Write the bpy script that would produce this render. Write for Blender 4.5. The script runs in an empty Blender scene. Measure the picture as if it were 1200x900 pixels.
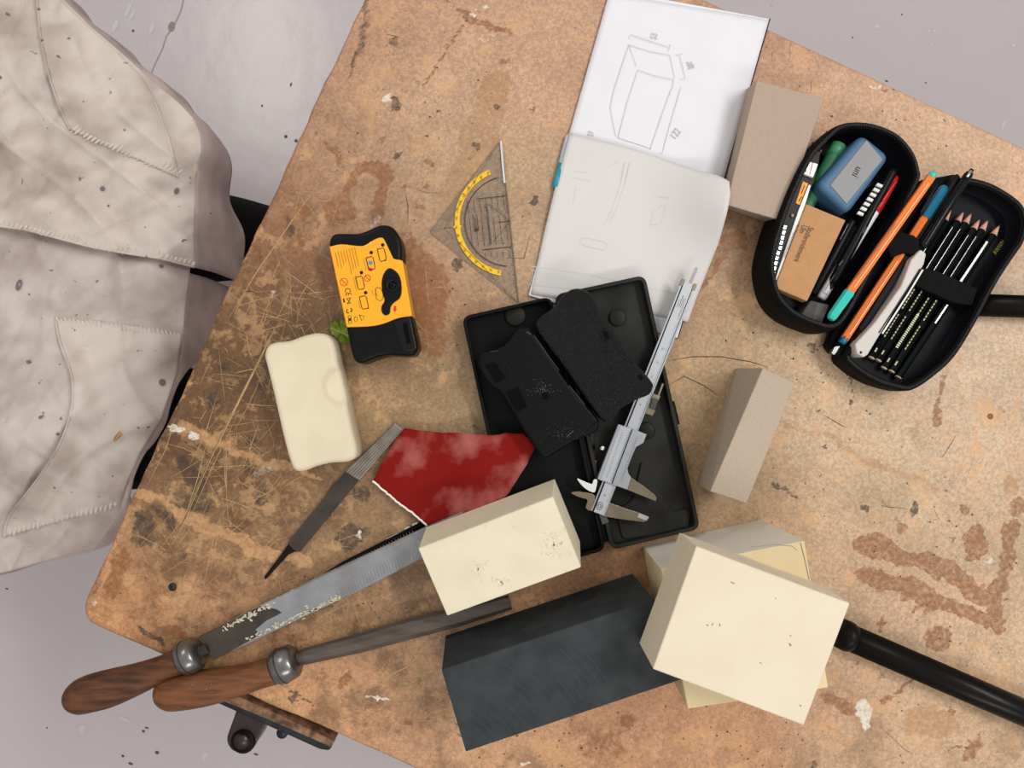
import bpy, bmesh, math, random
import numpy as np
from mathutils import Vector, Matrix, Quaternion
random.seed(7); np.random.seed(7)
C = bpy.context.scene.collection
sc = bpy.context.scene

# ------------------------------------------------------------------ camera
F = 832.0            # focal length in pixels of the 1200x900 frame
TZ = 0.88            # height of the bench top above the floor
D = 0.71             # camera height above the bench top
cam = bpy.data.cameras.new('camera'); camo = bpy.data.objects.new('camera', cam); C.objects.link(camo)
sc.camera = camo
cam.sensor_width = 36; cam.sensor_fit = 'HORIZONTAL'; cam.lens = 36*F/1200
cam.clip_start = 0.01
Q = Vector((-15, -8, -F)).normalized().rotation_difference(Vector((0, 0, -1)))
camo.rotation_mode = 'QUATERNION'; camo.rotation_quaternion = Q
CAM = Vector((0, 0, TZ+D)); camo.location = CAM

# ------------------------------------------------------------------ light
sc.view_settings.view_transform = 'Standard'; sc.view_settings.look = 'None'
sc.view_settings.gamma = 1; sc.view_settings.use_curve_mapping = False
sc.view_settings.exposure = 0.01
w = bpy.data.worlds.new('world'); sc.world = w; w.use_nodes = True
bgn = w.node_tree.nodes['Background']; bgn.inputs[0].default_value = (1.0, 0.985, 0.975, 1); bgn.inputs[1].default_value = 0.68
def area(name, loc, target, sx, sy, power, col=(1, .97, .92)):
    l = bpy.data.lights.new(name, 'AREA'); l.shape = 'RECTANGLE'; l.size = sx; l.size_y = sy
    l.energy = power; l.color = col
    o = bpy.data.objects.new(name, l); C.objects.link(o); o.location = loc
    o.rotation_euler = (Vector(target)-Vector(loc)).to_track_quat('-Z', 'Y').to_euler()
    return o
area('ceiling_lamp_right', (1.35, 0.55, 2.95), (0, 0, .8), 1.2, .25, 26)
area('ceiling_lamp_left', (-1.6, 2.3, 3.3), (-1.6, 2.3, 0), .3, 1.3, 22)
area('ceiling_lamp_front', (0.6, -1.9, 3.1), (0, 0, .8), 1.5, .3, 20)

# ------------------------------------------------------------------ helpers
def lin(c):
    return tuple(((v/255)/12.92 if v/255 <= .04045 else ((v/255+.055)/1.055)**2.4) for v in c)
def P(px, py, h=0.0):
    """point at height h above the bench top seen at pixel px, py"""
    d = Q @ Vector(((px-600)/F, -(py-450)/F, -1.0))
    t = (TZ+h-CAM.z)/d.z
    return CAM + d*t
def N(nt, typ, **kw):
    n = nt.nodes.new(typ)
    for k, v in kw.items(): setattr(n, k, v)
    return n
MC = {}
def mat(name, col, rough=.6, metal=0.0, var=0.0, vscale=40, col2=None, bump=0.0, bscale=300, spec=.5, coat=0, detail=6, lo=.35, hi=.65, speck=None, sscale=500, sth=.72, stretch=None, bdist=.001):
    """procedural material: base colour mixed with a second colour through noise, fine bump, optional specks"""
    if name in MC: return MC[name]
    if max(col) < 48 and spec == .5: spec = .14; coat = 0; col = tuple(v*.72 for v in col)
    m = bpy.data.materials.new(name); m.use_nodes = True; nt = m.node_tree; L = nt.links.new
    b = nt.nodes['Principled BSDF']
    b.inputs['Roughness'].default_value = rough; b.inputs['Metallic'].default_value = metal
    b.inputs['Specular IOR Level'].default_value = spec; b.inputs['Coat Weight'].default_value = coat
    tc = N(nt, 'ShaderNodeTexCoord'); src = tc.outputs['Object']
    if stretch:
        mp = N(nt, 'ShaderNodeMapping'); L(src, mp.inputs[0])
        mp.inputs['Rotation'].default_value = (0, 0, stretch[0]); mp.inputs['Scale'].default_value = stretch[1]; src = mp.outputs[0]
    c1 = (*lin(col), 1)
    c2 = (*lin(col2), 1) if col2 else (*[x*(1-var) for x in lin(col)], 1)
    no = N(nt, 'ShaderNodeTexNoise'); no.inputs['Scale'].default_value = vscale; no.inputs['Detail'].default_value = detail
    L(src, no.inputs['Vector'])
    rp = N(nt, 'ShaderNodeMapRange'); rp.inputs[1].default_value = lo; rp.inputs[2].default_value = hi
    L(no.outputs[0], rp.inputs[0])
    mx = N(nt, 'ShaderNodeMix', data_type='RGBA'); mx.inputs[6].default_value = c1; mx.inputs[7].default_value = c2
    L(rp.outputs[0], mx.inputs[0]); out = mx.outputs[2]
    if speck:
        n2 = N(nt, 'ShaderNodeTexNoise'); n2.inputs['Scale'].default_value = sscale; n2.inputs['Detail'].default_value = 2
        L(tc.outputs['Object'], n2.inputs['Vector'])
        r2 = N(nt, 'ShaderNodeMapRange'); r2.inputs[1].default_value = sth; r2.inputs[2].default_value = sth+.05
        L(n2.outputs[0], r2.inputs[0])
        m2 = N(nt, 'ShaderNodeMix', data_type='RGBA'); m2.inputs[7].default_value = (*lin(speck), 1)
        L(out, m2.inputs[6]); L(r2.outputs[0], m2.inputs[0]); out = m2.outputs[2]
    L(out, b.inputs['Base Color'])
    if bump:
        n3 = N(nt, 'ShaderNodeTexNoise'); n3.inputs['Scale'].default_value = bscale; n3.inputs['Detail'].default_value = 4
        L(src, n3.inputs['Vector'])
        bp = N(nt, 'ShaderNodeBump'); bp.inputs['Strength'].default_value = bump; bp.inputs['Distance'].default_value = bdist
        L(n3.outputs[0], bp.inputs['Height']); L(bp.outputs[0], b.inputs['Normal'])
    MC[name] = m
    return m
OFF = {}
def tag(o, label=None, cat=None, group=None, kind=None):
    if label: o['label'] = label
    if cat: o['category'] = cat
    if group: o['group'] = group
    if kind: o['kind'] = kind
    return o
def thing(name, label, cat, loc, group=None):
    o = bpy.data.objects.new(name, None); C.objects.link(o); o.location = loc; o.empty_display_size = .02
    OFF[o] = Vector(loc); tag(o, label, cat, group); return o
def link(name, me, mats, parent=None, smooth=False, bevel=0, seg=2, origin=None):
    """me holds world coordinates; stored relative to the parent (or to its own base point)"""
    n = len(me.vertices); co = np.empty(n*3, np.float32); me.vertices.foreach_get('co', co); co = co.reshape(-1, 3)
    if parent is not None: off = OFF[parent]
    elif origin is not None: off = Vector(origin)
    else: off = Vector((float((co[:, 0].min()+co[:, 0].max())/2), float((co[:, 1].min()+co[:, 1].max())/2), float(co[:, 2].min())))
    co -= np.array(off, np.float32); me.vertices.foreach_set('co', co.ravel()); me.update()
    for m in (mats if isinstance(mats, (list, tuple)) else [mats]): me.materials.append(m)
    if smooth: me.polygons.foreach_set('use_smooth', [True]*len(me.polygons))
    o = bpy.data.objects.new(name, me); C.objects.link(o); OFF[o] = off
    if parent is not None: o.parent = parent
    else: o.location = off
    if bevel:
        b = o.modifiers.new('bevel', 'BEVEL'); b.width = bevel; b.segments = seg; b.limit_method = 'ANGLE'; b.angle_limit = math.radians(35)
        b.harden_normals = False
    return o
def mesh(verts, faces):
    me = bpy.data.meshes.new('m'); me.from_pydata([tuple(v) for v in verts], [], faces)
    bm = bmesh.new(); bm.from_mesh(me); bmesh.ops.recalc_face_normals(bm, faces=bm.faces); bm.to_mesh(me); bm.free()
    me.update(); return me
def smooth_curve(pts, n=6, closed=True):
    out = []; k = len(pts)
    rng = range(k if closed else k-1)
    for i in rng:
        if closed: p0, p1, p2, p3 = pts[(i-1) % k], pts[i], pts[(i+1) % k], pts[(i+2) % k]
        else: p0, p1, p2, p3 = pts[max(i-1, 0)], pts[i], pts[i+1], pts[min(i+2, k-1)]
        for j in range(n):
            t = j/n
            out.append(tuple(.5*((2*b)+(-a+c)*t+(2*a-5*b+4*c-d)*t*t+(-a+3*b-3*c+d)*t**3) for a, b, c, d in zip(p0, p1, p2, p3)))
    if not closed: out.append(tuple(pts[-1]))
    return out
def round_poly(pts, r, n=4):
    """polygon with rounded corners, in pixels"""
    out = []; k = len(pts)
    for i in range(k):
        a, b, c = (Vector(pts[(i-1) % k]), Vector(pts[i]), Vector(pts[(i+1) % k]))
        u = (a-b); v = (c-b); rr = min(r, u.length*.45, v.length*.45); u.normalize(); v.normalize()
        p, q = b+u*rr, b+v*rr
        for j in range(n+1):
            t = j/n; out.append(tuple(p*(1-t)**2+b*2*t*(1-t)+q*t*t))
    return out
def prism_w(top, bot):
    n = len(top); v = list(top)+list(bot)
    f = [list(range(n)), list(range(2*n-1, n-1, -1))]+[[i, (i+1) % n, n+(i+1) % n, n+i] for i in range(n)]
    return mesh(v, f)
def prism(name, pts, h1, h0, m, parent=None, bevel=0, seg=2, smooth=False, hf=None):
    """vertical-sided prism, outline given in pixels as seen at its top"""
    top = [P(x, y, h1 if hf is None else hf(x, y)) for x, y in pts]
    bot = [Vector((p.x, p.y, p.z-(h1-h0))) if hf else Vector((p.x, p.y, TZ+h0)) for p in top]
    return link(name, prism_w(top, bot), m, parent, smooth, bevel, seg)
def hexa(name, tp, ht, bp, hb, m, parent=None, bevel=.0006, seg=1):
    return link(name, prism_w([P(x, y, ht) for x, y in tp], [P(x, y, hb) for x, y in bp]), m, parent, False, bevel, seg)
def rings(name, outline, h1, h0, m, parent=None, r=.004, nr=5, ni=14, disp=None, steps=1):
    """slab with rounded rims from a closed outline in pixels; dense rings allow displacement of the top"""
    o = [P(x, y, h1) for x, y in outline]; n = len(o)
    cx = sum(p.x for p in o)/n; cy = sum(p.y for p in o)/n
    sgn = 1 if sum(o[i-1].x*o[i].y-o[i].x*o[i-1].y for i in range(n)) > 0 else -1
    def off(d):
        res = []
        for i in range(n):
            a, b = o[i-1], o[(i+1) % n]; t = Vector((b.x-a.x, b.y-a.y)); t.normalize(); nrm = Vector((-t.y, t.x))*sgn
            res.append((o[i].x+nrm.x*d, o[i].y+nrm.y*d))
        return res
    V = []; z1, z0 = TZ+h1, TZ+h0
    levels = [(0, z0+r*.3), (0, z1-r)]
    for k in range(1, nr+1):
        a = math.pi/2*k/nr; levels.append((r*(1-math.cos(a)), z1-r*(1-math.sin(a))))
    base = off(r*.3); V += [(x, y, z0) for x, y in base]
    for d, z in levels: V += [(x, y, z) for x, y in off(d)]
    last = off(levels[-1][0])
    for k in range(1, ni or 1):
        s = 1-k/ni; V += [(cx+(x-cx)*s, cy+(y-cy)*s, z1) for x, y in last]
    V.append((cx, cy, z1)) if ni else None
    nl = 1+len(levels)+max(ni, 1)-1; Fs = [list(range(n))[::-1]]
    for l in range(nl-1):
        for i in range(n): j = (i+1) % n; Fs.append([l*n+i, l*n+j, (l+1)*n+j, (l+1)*n+i])
    if ni:
        for i in range(n): Fs.append([(nl-1)*n+i, (nl-1)*n+(i+1) % n, len(V)-1])
    else: Fs.append(list(range((nl-1)*n, nl*n)))
    if disp: V = [disp(Vector(v)) if v[2] > z1-r*1.01 else v for v in V]
    ob = link(name, mesh(V, Fs), m, parent, True)
    if not ni:
        for p in ob.data.polygons:
            if len(p.vertices) > 4: p.use_smooth = False
    return ob
def ell(cx, cy, rx, ry, n=24, rot=0, a0=0, a1=2*math.pi):
    c, s = math.cos(rot), math.sin(rot); out = []
    for i in range(n):
        a = a0+(a1-a0)*i/n; x, y = rx*math.cos(a), ry*math.sin(a); out.append((cx+x*c-y*s, cy+x*s+y*c))
    return out
def strips(name, lines, h, m, parent=None, stuff=False, taper=False):
    """thin flat marks: lines = [(polyline px, width px)], h number or function(px, py)"""
    V = []; Fs = []; hf = h if callable(h) else (lambda x, y: h)
    for pl, wd in lines:
        k = len(pl); b = len(V)
        for i, (x, y) in enumerate(pl):
            a = Vector(pl[max(i-1, 0)]); c = Vector(pl[min(i+1, k-1)]); t = (c-a)
            if t.length < 1e-6: t = Vector((1, 0))
            t.normalize(); ww = wd/2*(.25 if taper and i in (0, k-1) else 1)
            for s in (1, -1): xx, yy = x-t.y*ww*s, y+t.x*ww*s; V.append(P(xx, yy, hf(x, y)))
        for i in range(k-1): Fs.append([b+2*i, b+2*i+1, b+2*i+3, b+2*i+2])
    me = bpy.data.meshes.new('m'); me.from_pydata([tuple(v) for v in V], [], Fs)
    bm = bmesh.new(); bm.from_mesh(me)
    for f in bm.faces:
        f.normal_update()
        if f.normal.z < 0: f.normal_flip()
    bm.to_mesh(me); bm.free()
    o = link(name, me, m, parent)
    if stuff or name in ('nick', 'edge_wear', 'stamped_text'): o['kind'] = 'stuff'
    return o
def discs(name, items, h, m, parent=None, stuff=False):
    stuff = stuff or name in ('red_arrow', 'icon_number', 'mark_dot')
    V = []; Fs = []
    hf = h if callable(h) else (lambda x, y: h)
    for pts in items:
        b = len(V); V += [P(x, y, hf(x, y)) for x, y in pts]; Fs.append(list(range(b, b+len(pts))))
    me = bpy.data.meshes.new('m'); me.from_pydata([tuple(v) for v in V], [], Fs)
    bm = bmesh.new(); bm.from_mesh(me)
    for f in bm.faces:
        f.normal_update()
        if f.normal.z < 0: f.normal_flip()
    bm.to_mesh(me); bm.free()
    o = link(name, me, m, parent)
    if stuff: o['kind'] = 'stuff'
    return o
def basis(a):
    a = a.normalized(); u = Vector((0, 0, 1)).cross(a)
    if u.length < 1e-4: u = Vector((1, 0, 0))
    u.normalize(); return u, a.cross(u).normalized()
def lathe_me(a, b, prof, n=24, flat=1.0, rot=0.0):
    """prof: list of (t 0..1 along a->b, radius)"""
    ax = b-a; u, v = basis(ax); V = []; Fs = []
    for t, r in prof:
        for i in range(n):
            g = 2*math.pi*i/n+rot; V.append(a+ax*t+u*(math.cos(g)*r)+v*(math.sin(g)*r*flat))
    k = len(prof)
    for l in range(k-1):
        for i in range(n): j = (i+1) % n; Fs.append([l*n+i, l*n+j, (l+1)*n+j, (l+1)*n+i])
    Fs += [list(range(n))[::-1], list(range((k-1)*n, k*n))]
    return mesh(V, Fs)
def lathe(name, a, b, prof, m, parent=None, n=24, smooth=True, flat=1.0, rot=0.0):
    o = link(name, lathe_me(a, b, prof, n, flat, rot), m, parent, smooth)
    return o
def tube_me(path, rad, n=8):
    V = []; Fs = []; k = len(path); rr = rad if isinstance(rad, (list, tuple)) else [rad]*k
    for i, p in enumerate(path):
        t = (path[min(i+1, k-1)]-path[max(i-1, 0)]); u, v = basis(t)
        for j in range(n): g = 2*math.pi*j/n; V.append(p+u*(math.cos(g)*rr[i])+v*(math.sin(g)*rr[i]))
    for l in range(k-1):
        for i in range(n): j = (i+1) % n; Fs.append([l*n+i, l*n+j, (l+1)*n+j, (l+1)*n+i])
    Fs += [list(range(n))[::-1], list(range((k-1)*n, k*n))]
    return mesh(V, Fs)
def text(name, s, x, y, d, size, h, m, parent, up=None, squash=1.0, thick=.00005):
    """lettering laid flat at height h, start pixel x, y, reading direction d in pixels, letter height in pixels"""
    cu = bpy.data.curves.new('t', 'FONT'); cu.body = s; cu.size = 1; cu.align_y = 'CENTER'; cu.extrude = 0
    to = bpy.data.objects.new('t', cu); C.objects.link(to)
    dg = bpy.context.evaluated_depsgraph_get(); me = bpy.data.meshes.new_from_object(to.evaluated_get(dg))
    bpy.data.objects.remove(to); bpy.data.curves.remove(cu)
    o0 = P(x, y, h); d = Vector(d).normalized(); e = (P(x+d.x, y+d.y, h)-o0); f = (P(x+d.y, y-d.x, h)-o0)
    e = e*size*1.35*squash; f = f*size*1.35
    mt = Matrix(((e.x, f.x, 0, o0.x), (e.y, f.y, 0, o0.y), (0, 0, 1, o0.z), (0, 0, 0, 1)))
    me.transform(mt); me.materials.clear()
    return link(name, me, m, parent)
def boxw(name, c, sx, sy, sz, rz, m, parent=None, bevel=0):
    """box by world centre and sizes"""
    cs, sn = math.cos(rz), math.sin(rz); V = []
    for dz in (1, -1):
        for dx, dy in ((-1, -1), (1, -1), (1, 1), (-1, 1)):
            x, y = dx*sx/2, dy*sy/2; V.append(Vector((c[0]+x*cs-y*sn, c[1]+x*sn+y*cs, c[2]+dz*sz/2)))
    return link(name, prism_w(V[:4], V[4:]), m, parent, False, bevel)
def px_of(x, y, z):
    """vectorised projection of world points to pixels"""
    R = np.array(Q.to_matrix()); v = np.stack([x-CAM.x, y-CAM.y, z-CAM.z], -1) @ R
    return 600+F*v[..., 0]/-v[..., 2], 450-F*v[..., 1]/-v[..., 2]

# ------------------------------------------------------------------ floor
def floor_material():
    m = bpy.data.materials.new('painted_concrete'); m.use_nodes = True; nt = m.node_tree; L = nt.links.new
    b = nt.nodes['Principled BSDF']; tc = N(nt, 'ShaderNodeTexCoord')
    n1 = N(nt, 'ShaderNodeTexNoise'); n1.inputs['Scale'].default_value = 3; n1.inputs['Detail'].default_value = 8; L(tc.outputs['Object'], n1.inputs[0])
    mx = N(nt, 'ShaderNodeMix', data_type='RGBA'); mx.inputs[6].default_value = (*lin((198, 190, 194)), 1); mx.inputs[7].default_value = (*lin((206, 198, 202)), 1)
    L(n1.outputs[0], mx.inputs[0])
    n2 = N(nt, 'ShaderNodeTexNoise'); n2.inputs['Scale'].default_value = 34; n2.inputs['Detail'].default_value = 3; L(tc.outputs['Object'], n2.inputs[0])
    r2 = N(nt, 'ShaderNodeMapRange'); r2.inputs[1].default_value = .80; r2.inputs[2].default_value = .82; L(n2.outputs[0], r2.inputs[0])
    m2 = N(nt, 'ShaderNodeMix', data_type='RGBA'); m2.inputs[7].default_value = (*lin((218, 214, 212)), 1); L(r2.outputs[0], m2.inputs[0]); L(mx.outputs[2], m2.inputs[6])
    r3 = N(nt, 'ShaderNodeMapRange'); r3.inputs[1].default_value = .20; r3.inputs[2].default_value = .19; L(n2.outputs[0], r3.inputs[0])
    m3 = N(nt, 'ShaderNodeMix', data_type='RGBA'); m3.inputs[7].default_value = (*lin((105, 100, 100)), 1); L(r3.outputs[0], m3.inputs[0]); L(m2.outputs[2], m3.inputs[6])
    L(m3.outputs[2], b.inputs['Base Color']); b.inputs['Roughness'].default_value = .27; b.inputs['Specular IOR Level'].default_value = .5
    n4 = N(nt, 'ShaderNodeTexNoise'); n4.inputs['Scale'].default_value = 14; n4.inputs['Detail'].default_value = 5; L(tc.outputs['Object'], n4.inputs[0])
    bp = N(nt, 'ShaderNodeBump'); bp.inputs['Strength'].default_value = .22; bp.inputs['Distance'].default_value = .006; L(n4.outputs[0], bp.inputs['Height']); L(bp.outputs[0], b.inputs['Normal'])
    return m
FM = floor_material()
me = mesh([(-3, -3, -.05), (3, -3, -.05), (3, 3, -.05), (-3, 3, -.05), (-3, -3, 0), (3, -3, 0), (3, 3, 0), (-3, 3, 0)],
          [[0, 1, 2, 3], [4, 5, 6, 7], [0, 1, 5, 4], [1, 2, 6, 5], [2, 3, 7, 6], [3, 0, 4, 7]])
floor = link('floor', me, FM, origin=(0, 0, 0)); floor['kind'] = 'structure'
HF = -TZ+.0006
MWl = mat('wall_paint', (214, 212, 206), .9, var=.03, vscale=4)
for nm, c_, sx, sy in (('wall_back', (0, 3.05, 1.7), 6.2, .1), ('wall_front', (0, -3.05, 1.7), 6.2, .1), ('wall_left', (-3.05, 0, 1.7), .1, 6), ('wall_right', (3.05, 0, 1.7), .1, 6)):
    me = mesh([(c_[0]+a*sx/2, c_[1]+b*sy/2, c_[2]+c*1.75) for c in (-1, 1) for a, b in ((-1, -1), (1, -1), (1, 1), (-1, 1))], [[0, 1, 2, 3], [4, 5, 6, 7], [0, 1, 5, 4], [1, 2, 6, 5], [2, 3, 7, 6], [3, 0, 4, 7]])
    link(nm, me, MWl)['kind'] = 'structure'
strips('floor_crack', [([(216, -5), (212, 12), (204, 30), (195, 42), (190, 58), (182, 74), (177, 86)], 1.6)], HF, mat('crack', (166, 160, 160), .6), floor)
discs('paint_chip', [ell(201, 31, 4, 6, 12, .2)], HF+.0003, mat('chip', (148, 140, 136), .7), floor)
cs = []
for x, y, a, b in [(96, 854, 4, 5), (146, 843, 7, 2), (228, 190, 2, 2), (1028, 31, 3, 2.5), (1089, 36, 1.5, 1.5), (1095, 36, 1.5, 1.5), (1092, 52, 2, 1.5), (1188, 53, 2, 2), (135, 30, 3, 8), (150, 12, 2, 9), (178, 33, 3, 7), (155, 18, 2, 6), (1176, 146, 2, 6), (240, 886, 3, 6)]:
    cs.append(ell(x, y, a, b, 9, .4))
discs('scuff', cs, HF, mat('scuff', (210, 208, 208), .5), floor, True)
cs = []
for x, y, a, b in [(168, 857, 2, 1.5), (172, 853, 2.5, 1), (184, 882, 2.5, 2), (144, 886, 2, 1.5), (153, 895, 3, 1.5), (300, 884, 3, 1.2), (156, 36, 1.5, 1.5), (341, 99, 1, 2.5), (335, 160, 2, 2), (347, 165, 2, 2), (307, 124, 1, 1.6), (1085, 97, 1, 1), (1039, 95, 2, 1), (999, 44, 1, 1), (1057, 17, 1, 1), (8, 690, 2, 1), (55, 853, 1, 1)]:
    cs.append(ell(x, y, a, b, 9, .3))
discs('dirt_speck', cs, HF, mat('dirt', (88, 84, 86), .8), floor, True)

# ------------------------------------------------------------------ workbench
TL, TR_, BL = Vector((497, -154)), Vector((1200, 180)), Vector((90, 724))
def wp(v, h=0): p = P(v.x, v.y, h); return Vector((p.x, p.y))
wTL, wBL = wp(TL), wp(BL)
ev = (wTL-wBL); LV = ev.length; ev.normalize(); eu = Vector((ev.y, -ev.x)); LU = 1.32
bench = thing('workbench', 'worn and scratched wooden workbench carrying all the tools and blocks', 'workbench', (wBL.x+eu.x*LU/2+ev.x*LV/2, wBL.y+eu.y*LU/2+ev.y*LV/2, 0))
TH = .026
def build_top():
    st = .002; nu, nv = int(LU/st), int(LV/st)
    u = np.linspace(0, LU, nu+1); v = np.linspace(0, LV, nv+1)
    U, V = np.meshgrid(u, v, indexing='ij')
    # softly worn outline and a rounded near corner
    R = .022
    def clampc(U, V, cu, cv, su, sv):
        du = (U-cu)*su; dv = (V-cv)*sv; msk = (du > 0) & (dv > 0); r = np.sqrt(du**2+dv**2)+1e-9
        mx = np.maximum(du, dv); k = np.where(msk, mx/r, 1)   # square-to-circle map
        return np.where(msk, cu+su*du*k, U), np.where(msk, cv+sv*dv*k, V)
    U, V = clampc(U, V, R, R, -1, -1)
    wob = .0008*np.sin(V*31)+.0006*np.sin(V*83+1)+.0004*np.sin(V*190)
    U = U+wob*np.clip(1-U/.02, 0, 1)
    wob = .0009*np.sin(U*27)+.0007*np.sin(U*71+2)
    V = V+wob*np.clip(1-V/.02, 0, 1)
    X = wBL.x+eu.x*U+ev.x*V; Y = wBL.y+eu.y*U+ev.y*V
    e = np.minimum.reduce([U, V, LU-U, LV-V]); Z = TZ-.0025*np.clip(1-e/.004, 0, 1)**2
    n = (nu+1)*(nv+1); co = np.stack([X, Y, Z], -1).reshape(-1, 3)
    idx = np.arange(n).reshape(nu+1, nv+1)
    f = np.stack([idx[:-1, :-1], idx[1:, :-1], idx[1:, 1:], idx[:-1, 1:]], -1).reshape(-1, 4)
    ring = np.concatenate([idx[:, 0], idx[-1, 1:], idx[::-1, -1][1:], idx[0, ::-1][1:-1]])
    low = co[ring].copy(); low[:, 2] = TZ-TH; li = n+np.arange(len(ring))
    s = np.stack([ring, li, np.roll(li, -1), np.roll(ring, -1)], -1)
    co = np.concatenate([co, low]); f = np.concatenate([f, s])
    me = bpy.data.meshes.new('tabletop'); nf = len(f)
    me.vertices.add(len(co)); me.vertices.foreach_set('co', co.astype(np.float32).ravel())
    me.loops.add(nf*4); me.loops.foreach_set('vertex_index', f.astype(np.int32).ravel())
    me.polygons.add(nf); me.polygons.foreach_set('loop_start', np.arange(0, nf*4, 4, dtype=np.int32)); me.polygons.foreach_set('loop_total', np.full(nf, 4, np.int32))
    me.update(calc_edges=True)
    # ---- wear and stain maps, held per vertex at their own places on the board
    x, y = px_of(co[:, 0], co[:, 1], np.full(len(co), TZ))
    x0, y0 = x, y
    def wv(a, b, ph, f): return np.sin(a*f+ph+1.7*np.sin(b*f*.83+ph*2))
    wx = 4.0*wv(y0, x0, .3, .055)+1.8*wv(y0, x0, 1.9, .16)+1.6*wv(x0+y0, y0, 4.1, .37)+.7*wv(x0-y0, x0, 2.2, .8)
    wy = 4.0*wv(x0, y0, 2.3, .05)+1.8*wv(x0, y0, .7, .17)+1.6*wv(x0-y0, x0, 3.3, .41)+.7*wv(x0+y0, y0, 5.2, .77)
    base = np.zeros((len(co), 3)); wt = np.zeros(len(co))  # board tones by position, with the light on the board kept in the colour
    ctrl = [(450, 40, 200, 152, 118), (600, 70, 204, 158, 122), (660, 20, 205, 160, 125), (400, 180, 176, 138, 108), (345, 250, 160, 115, 82), (300, 330, 138, 100, 70), (340, 380, 120, 88, 58),
            (330, 460, 112, 82, 52), (280, 470, 118, 88, 60), (230, 520, 118, 84, 58), (250, 580, 125, 98, 70), (450, 430, 170, 138, 98), (420, 230, 178, 138, 108), (500, 110, 200, 160, 124), (540, 200, 190, 154, 116), (520, 300, 186, 148, 112),
            (480, 370, 160, 112, 72), (520, 460, 168, 136, 94), (400, 590, 150, 116, 80), (330, 640, 160, 124, 90), (200, 640, 164, 126, 92), (130, 710, 188, 136, 96), (260, 720, 182, 136, 100), (300, 560, 142, 104, 70),
            (420, 820, 206, 150, 108), (350, 850, 214, 162, 116), (480, 700, 162, 124, 88), (440, 680, 156, 122, 86), (480, 880, 200, 148, 106), (470, 800, 176, 134, 96), (620, 900, 206, 152, 104), (720, 860, 204, 144, 96), (850, 880, 198, 142, 96),
            (620, 250, 190, 154, 118), (820, 340, 176, 140, 100), (810, 480, 182, 148, 104), (900, 420, 196, 162, 122), (960, 480, 204, 172, 134), (1050, 540, 204, 174, 138), (1000, 600, 198, 164, 128), (880, 620, 180, 144, 104),
            (1150, 520, 208, 176, 144), (1180, 420, 210, 180, 148), (1160, 620, 204, 170, 136), (1050, 720, 204, 166, 130), (1150, 760, 210, 174, 138), (1100, 850, 208, 170, 132), (1000, 870, 200, 158, 118), (960, 720, 196, 158, 122),
            (930, 70, 196, 148, 114), (1020, 130, 206, 162, 126), (1120, 190, 208, 166, 130), (1180, 200, 212, 170, 134), (700, 680, 182, 130, 88), (860, 300, 160, 120, 86), (1300, 500, 206, 172, 138)]
    for cx, cy, r, g, b in ctrl:
        k = np.exp(-((x-cx)**2+(y-cy)**2)/(2*42**2))+1e-6*np.exp(-((x-cx)**2+(y-cy)**2)/(2*300**2)); base += k[:, None]*np.array(lin((r, g, b))); wt += k
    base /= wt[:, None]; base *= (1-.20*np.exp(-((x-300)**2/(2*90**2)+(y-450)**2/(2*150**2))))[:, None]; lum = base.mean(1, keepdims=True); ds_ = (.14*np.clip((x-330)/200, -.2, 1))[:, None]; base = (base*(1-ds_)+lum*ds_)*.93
    x, y = x0+wx, y0+wy
    chan = {k: np.zeros(len(co)) for k in ('brown', 'dark', 'pale', 'white', 'tan', 'wear')}
    def seg(ch, pl, wd, s=1.0, soft=3.0):
        d = np.full(len(co), 1e9)
        for (ax, ay), (bx, by) in zip(pl[:-1], pl[1:]):
            vx, vy = bx-ax, by-ay; t = np.clip(((x-ax)*vx+(y-ay)*vy)/(vx*vx+vy*vy+1e-9), 0, 1)
            d = np.minimum(d, np.hypot(x-ax-t*vx, y-ay-t*vy))
        chan[ch] = np.maximum(chan[ch], s*np.clip(.5+(wd-d)/(2*soft), 0, 1))
    def el(ch, cx, cy, rx, ry, rot=0, s=1.0, soft=3.0):
        c, sn = math.cos(rot), math.sin(rot); X_ = ((x-cx)*c+(y-cy)*sn)/rx; Y_ = (-(x-cx)*sn+(y-cy)*c)/ry
        d = (np.hypot(X_, Y_)-1)*min(rx, ry)
        chan[ch] = np.maximum(chan[ch], s*np.clip(.5-d/(2*soft), 0, 1))
    B = 'brown'
    seg(B, [(408, 232), (412, 205), (428, 190), (446, 196), (454, 215), (448, 240), (440, 258)], 7, .9, 5)
    el(B, 400, 245, 22, 22, 0, .75, 10); el(B, 482, 335, 40, 60, -.4, .85, 14); el(B, 505, 400, 30, 22, 0, .6, 12); el(B, 390, 320, 26, 40, .3, .55, 16)
    el(B, 355, 249, 7, 8, .3); seg(B, [(356, 256), (357, 280), (354, 290), (341, 297)], 1.2, 1, 1.5); el(B, 392, 182, 4, 12, -.5, .9); el(B, 360, 300, 10, 9, 0, .6, 5)
    seg(B, [(512, -5), (522, 3), (548, 17)], 1.6, .8, 1.5); seg(B, [(548, 17), (565, 25), (582, 32), (598, 40)], 4, .9, 2); seg(B, [(550, 25), (538, 36), (528, 52), (512, 72), (490, 102)], .8, 1, 1.2)
    el('tan', 583, 106, 18, 19, 0, .8, 1.5); seg('tan', [(576, 128), (548, 190), (520, 240)], 19, .5, 1.5); seg('tan', [(650, 210), (636, 240), (625, 300)], 12, .35, 6)
    el(B, 589, 75, 4, 3.5); el(B, 490, 243, 5, 5, 0, .8, 1.5); el(B, 504, 191, 6, 3, .4, .9, 2); el(B, 495, 216, 7, 3, -.2, .7, 2); el(B, 444, 161, 4, 7, .5, .8, 2); el(B, 470, 222, 8, 2, 0, .7, 2)
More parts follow.
